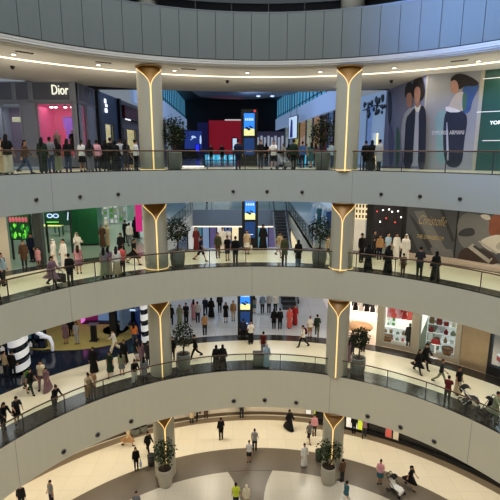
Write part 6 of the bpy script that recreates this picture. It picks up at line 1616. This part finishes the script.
ringlights(SA, 4.3, 18, range(-75,76,15), .8, (255,246,232))  # extra ring added to brighten the top floor shop fronts
for t in range(-75,76,15):
    p = rp(R(t), 3.05, SA-1.7); light('soffit_fill', 'AREA', p, 18, (255,244,226), 2.2, (pi,0,0))  # fill lamps added in mid-air to brighten the soffit
for x, y in ((-3,37),(3,37),(-3,46),(3,46)): light('concourse_light', 'AREA', (x,y,SCB+4.5-.2 if False else SCB-.2 if y > 50 else ZC+3.2), 130, (225,236,255), 2.5, (0,0,0))
light('concourse_far_light', 'AREA', (-1,57,SCB-.1), 160, (255,240,220), 6, (0,0,0), 4)
light('bridge_light', 'AREA', (-1,57,SB-.1), 120, (220,235,255), 8, (0,0,0), 5)
light('top_concourse_light', 'AREA', (-1,52,ZB+10.2), 1500, (170,195,255), 8, (0,0,0), 20)
for u, v in ((362,330),(398,333),(438,345)):
    p = at(u, v, ZD); light('shop_light', 'AREA', (p.x,p.y,SCB-.1), 130, (255,244,232), 2.2, (0,0,0))
for x, y in ((-12,29),(-9,33),(-15,25)): light('navy_shop_light', 'AREA', (x,y,SCB-.1), 60, (235,235,245), 2, (0,0,0))
for x, y in ((-13.5,26),(-10,30),(-8.5,35)): light('green_shop_light', 'AREA', (x,y,SB-.1), 70, (240,255,240), 2, (0,0,0))
for x, y in ((8,29.5),(10.5,28)): light('dark_shop_light', 'AREA', (x,y,SB-.1), 40, (255,225,200), 1.4, (0,0,0))
p = at_off(500, ZD, 6.6); light('blue_room_light', 'AREA', (p.x,p.y,SCB-.1), 60, (220,235,255), 1.5, (0,0,0))
# ================================================================== colour and sampling
SC.view_settings.view_transform = 'Standard'; SC.view_settings.look = 'None'; SC.view_settings.exposure = 0; SC.view_settings.gamma = 1
cy = SC.cycles
cy.max_bounces = 8; cy.diffuse_bounces = 4; cy.glossy_bounces = 3; cy.transparent_max_bounces = 24; cy.transmission_bounces = 4
cy.caustics_reflective = False; cy.caustics_refractive = False; cy.sample_clamp_indirect = 4; cy.use_denoising = True
for o in PEOPLE:
    if '_pose' in o: del o['_pose']
for o in bpy.data.objects:
    for k in ('label','category'):
        if k in o and not o[k]: del o[k]

light('boutique_side_fill', 'AREA', (-7.5, 35.5, SA-.3), 60, (220,228,250), 3, (0, R(-55), 0), 1)  # fill lamp added to brighten the unlit boutique side wall
light('hoarding_light', 'AREA', (6.5, 31, SA-.3), 30, (225,230,255), 2, (0, R(50), 0), 1)
light('sail_fill', 'AREA', (1, 62, ZB+5), 260, (170,195,235), 5, (pi, 0, 0))  # fill lamp added beneath the sail to brighten its underside
for x, y in ((-15,34),(-12,39),(-9,42)): light('shelf_light', 'AREA', (x,y,SB-.1), 80, (245,255,248), 2.5, (0,0,0))

# pieces that belong to a part hang under that part
SUB = {'picture': 'display', 'screen_picture': 'upper_screen', 'screen_lettering': 'upper_screen', 'screen_caption': 'lower_screen', 'bag_handle': 'bag_body', 'window_pane': 'window_frame', 'lens': ('housing', 'trim_ring'), 'flower_eye': 'petals', 'plinth_top': 'base', 'front_pocket': 'bag_body', 'white_stripe': 'panel', 'bin_lid': 'bin_body', 'basket_rim': 'basket_body', 'poster_print': 'poster_frame', 'sign_ring': 'display', 'sign_line': 'display', 'picture_leaf': 'display', 'picture_flower': 'display', 'picture_line': 'display', 'bulb': None}
for o in list(bpy.data.objects):
    if not o.parent or o.parent.parent: continue
    k = o.name.split('.')[0]; want = SUB.get(k)
    if not want: continue
    for c in o.parent.children:
        if c.name.split('.')[0] in (want if isinstance(want, tuple) else (want,)):
            o.parent = c; break
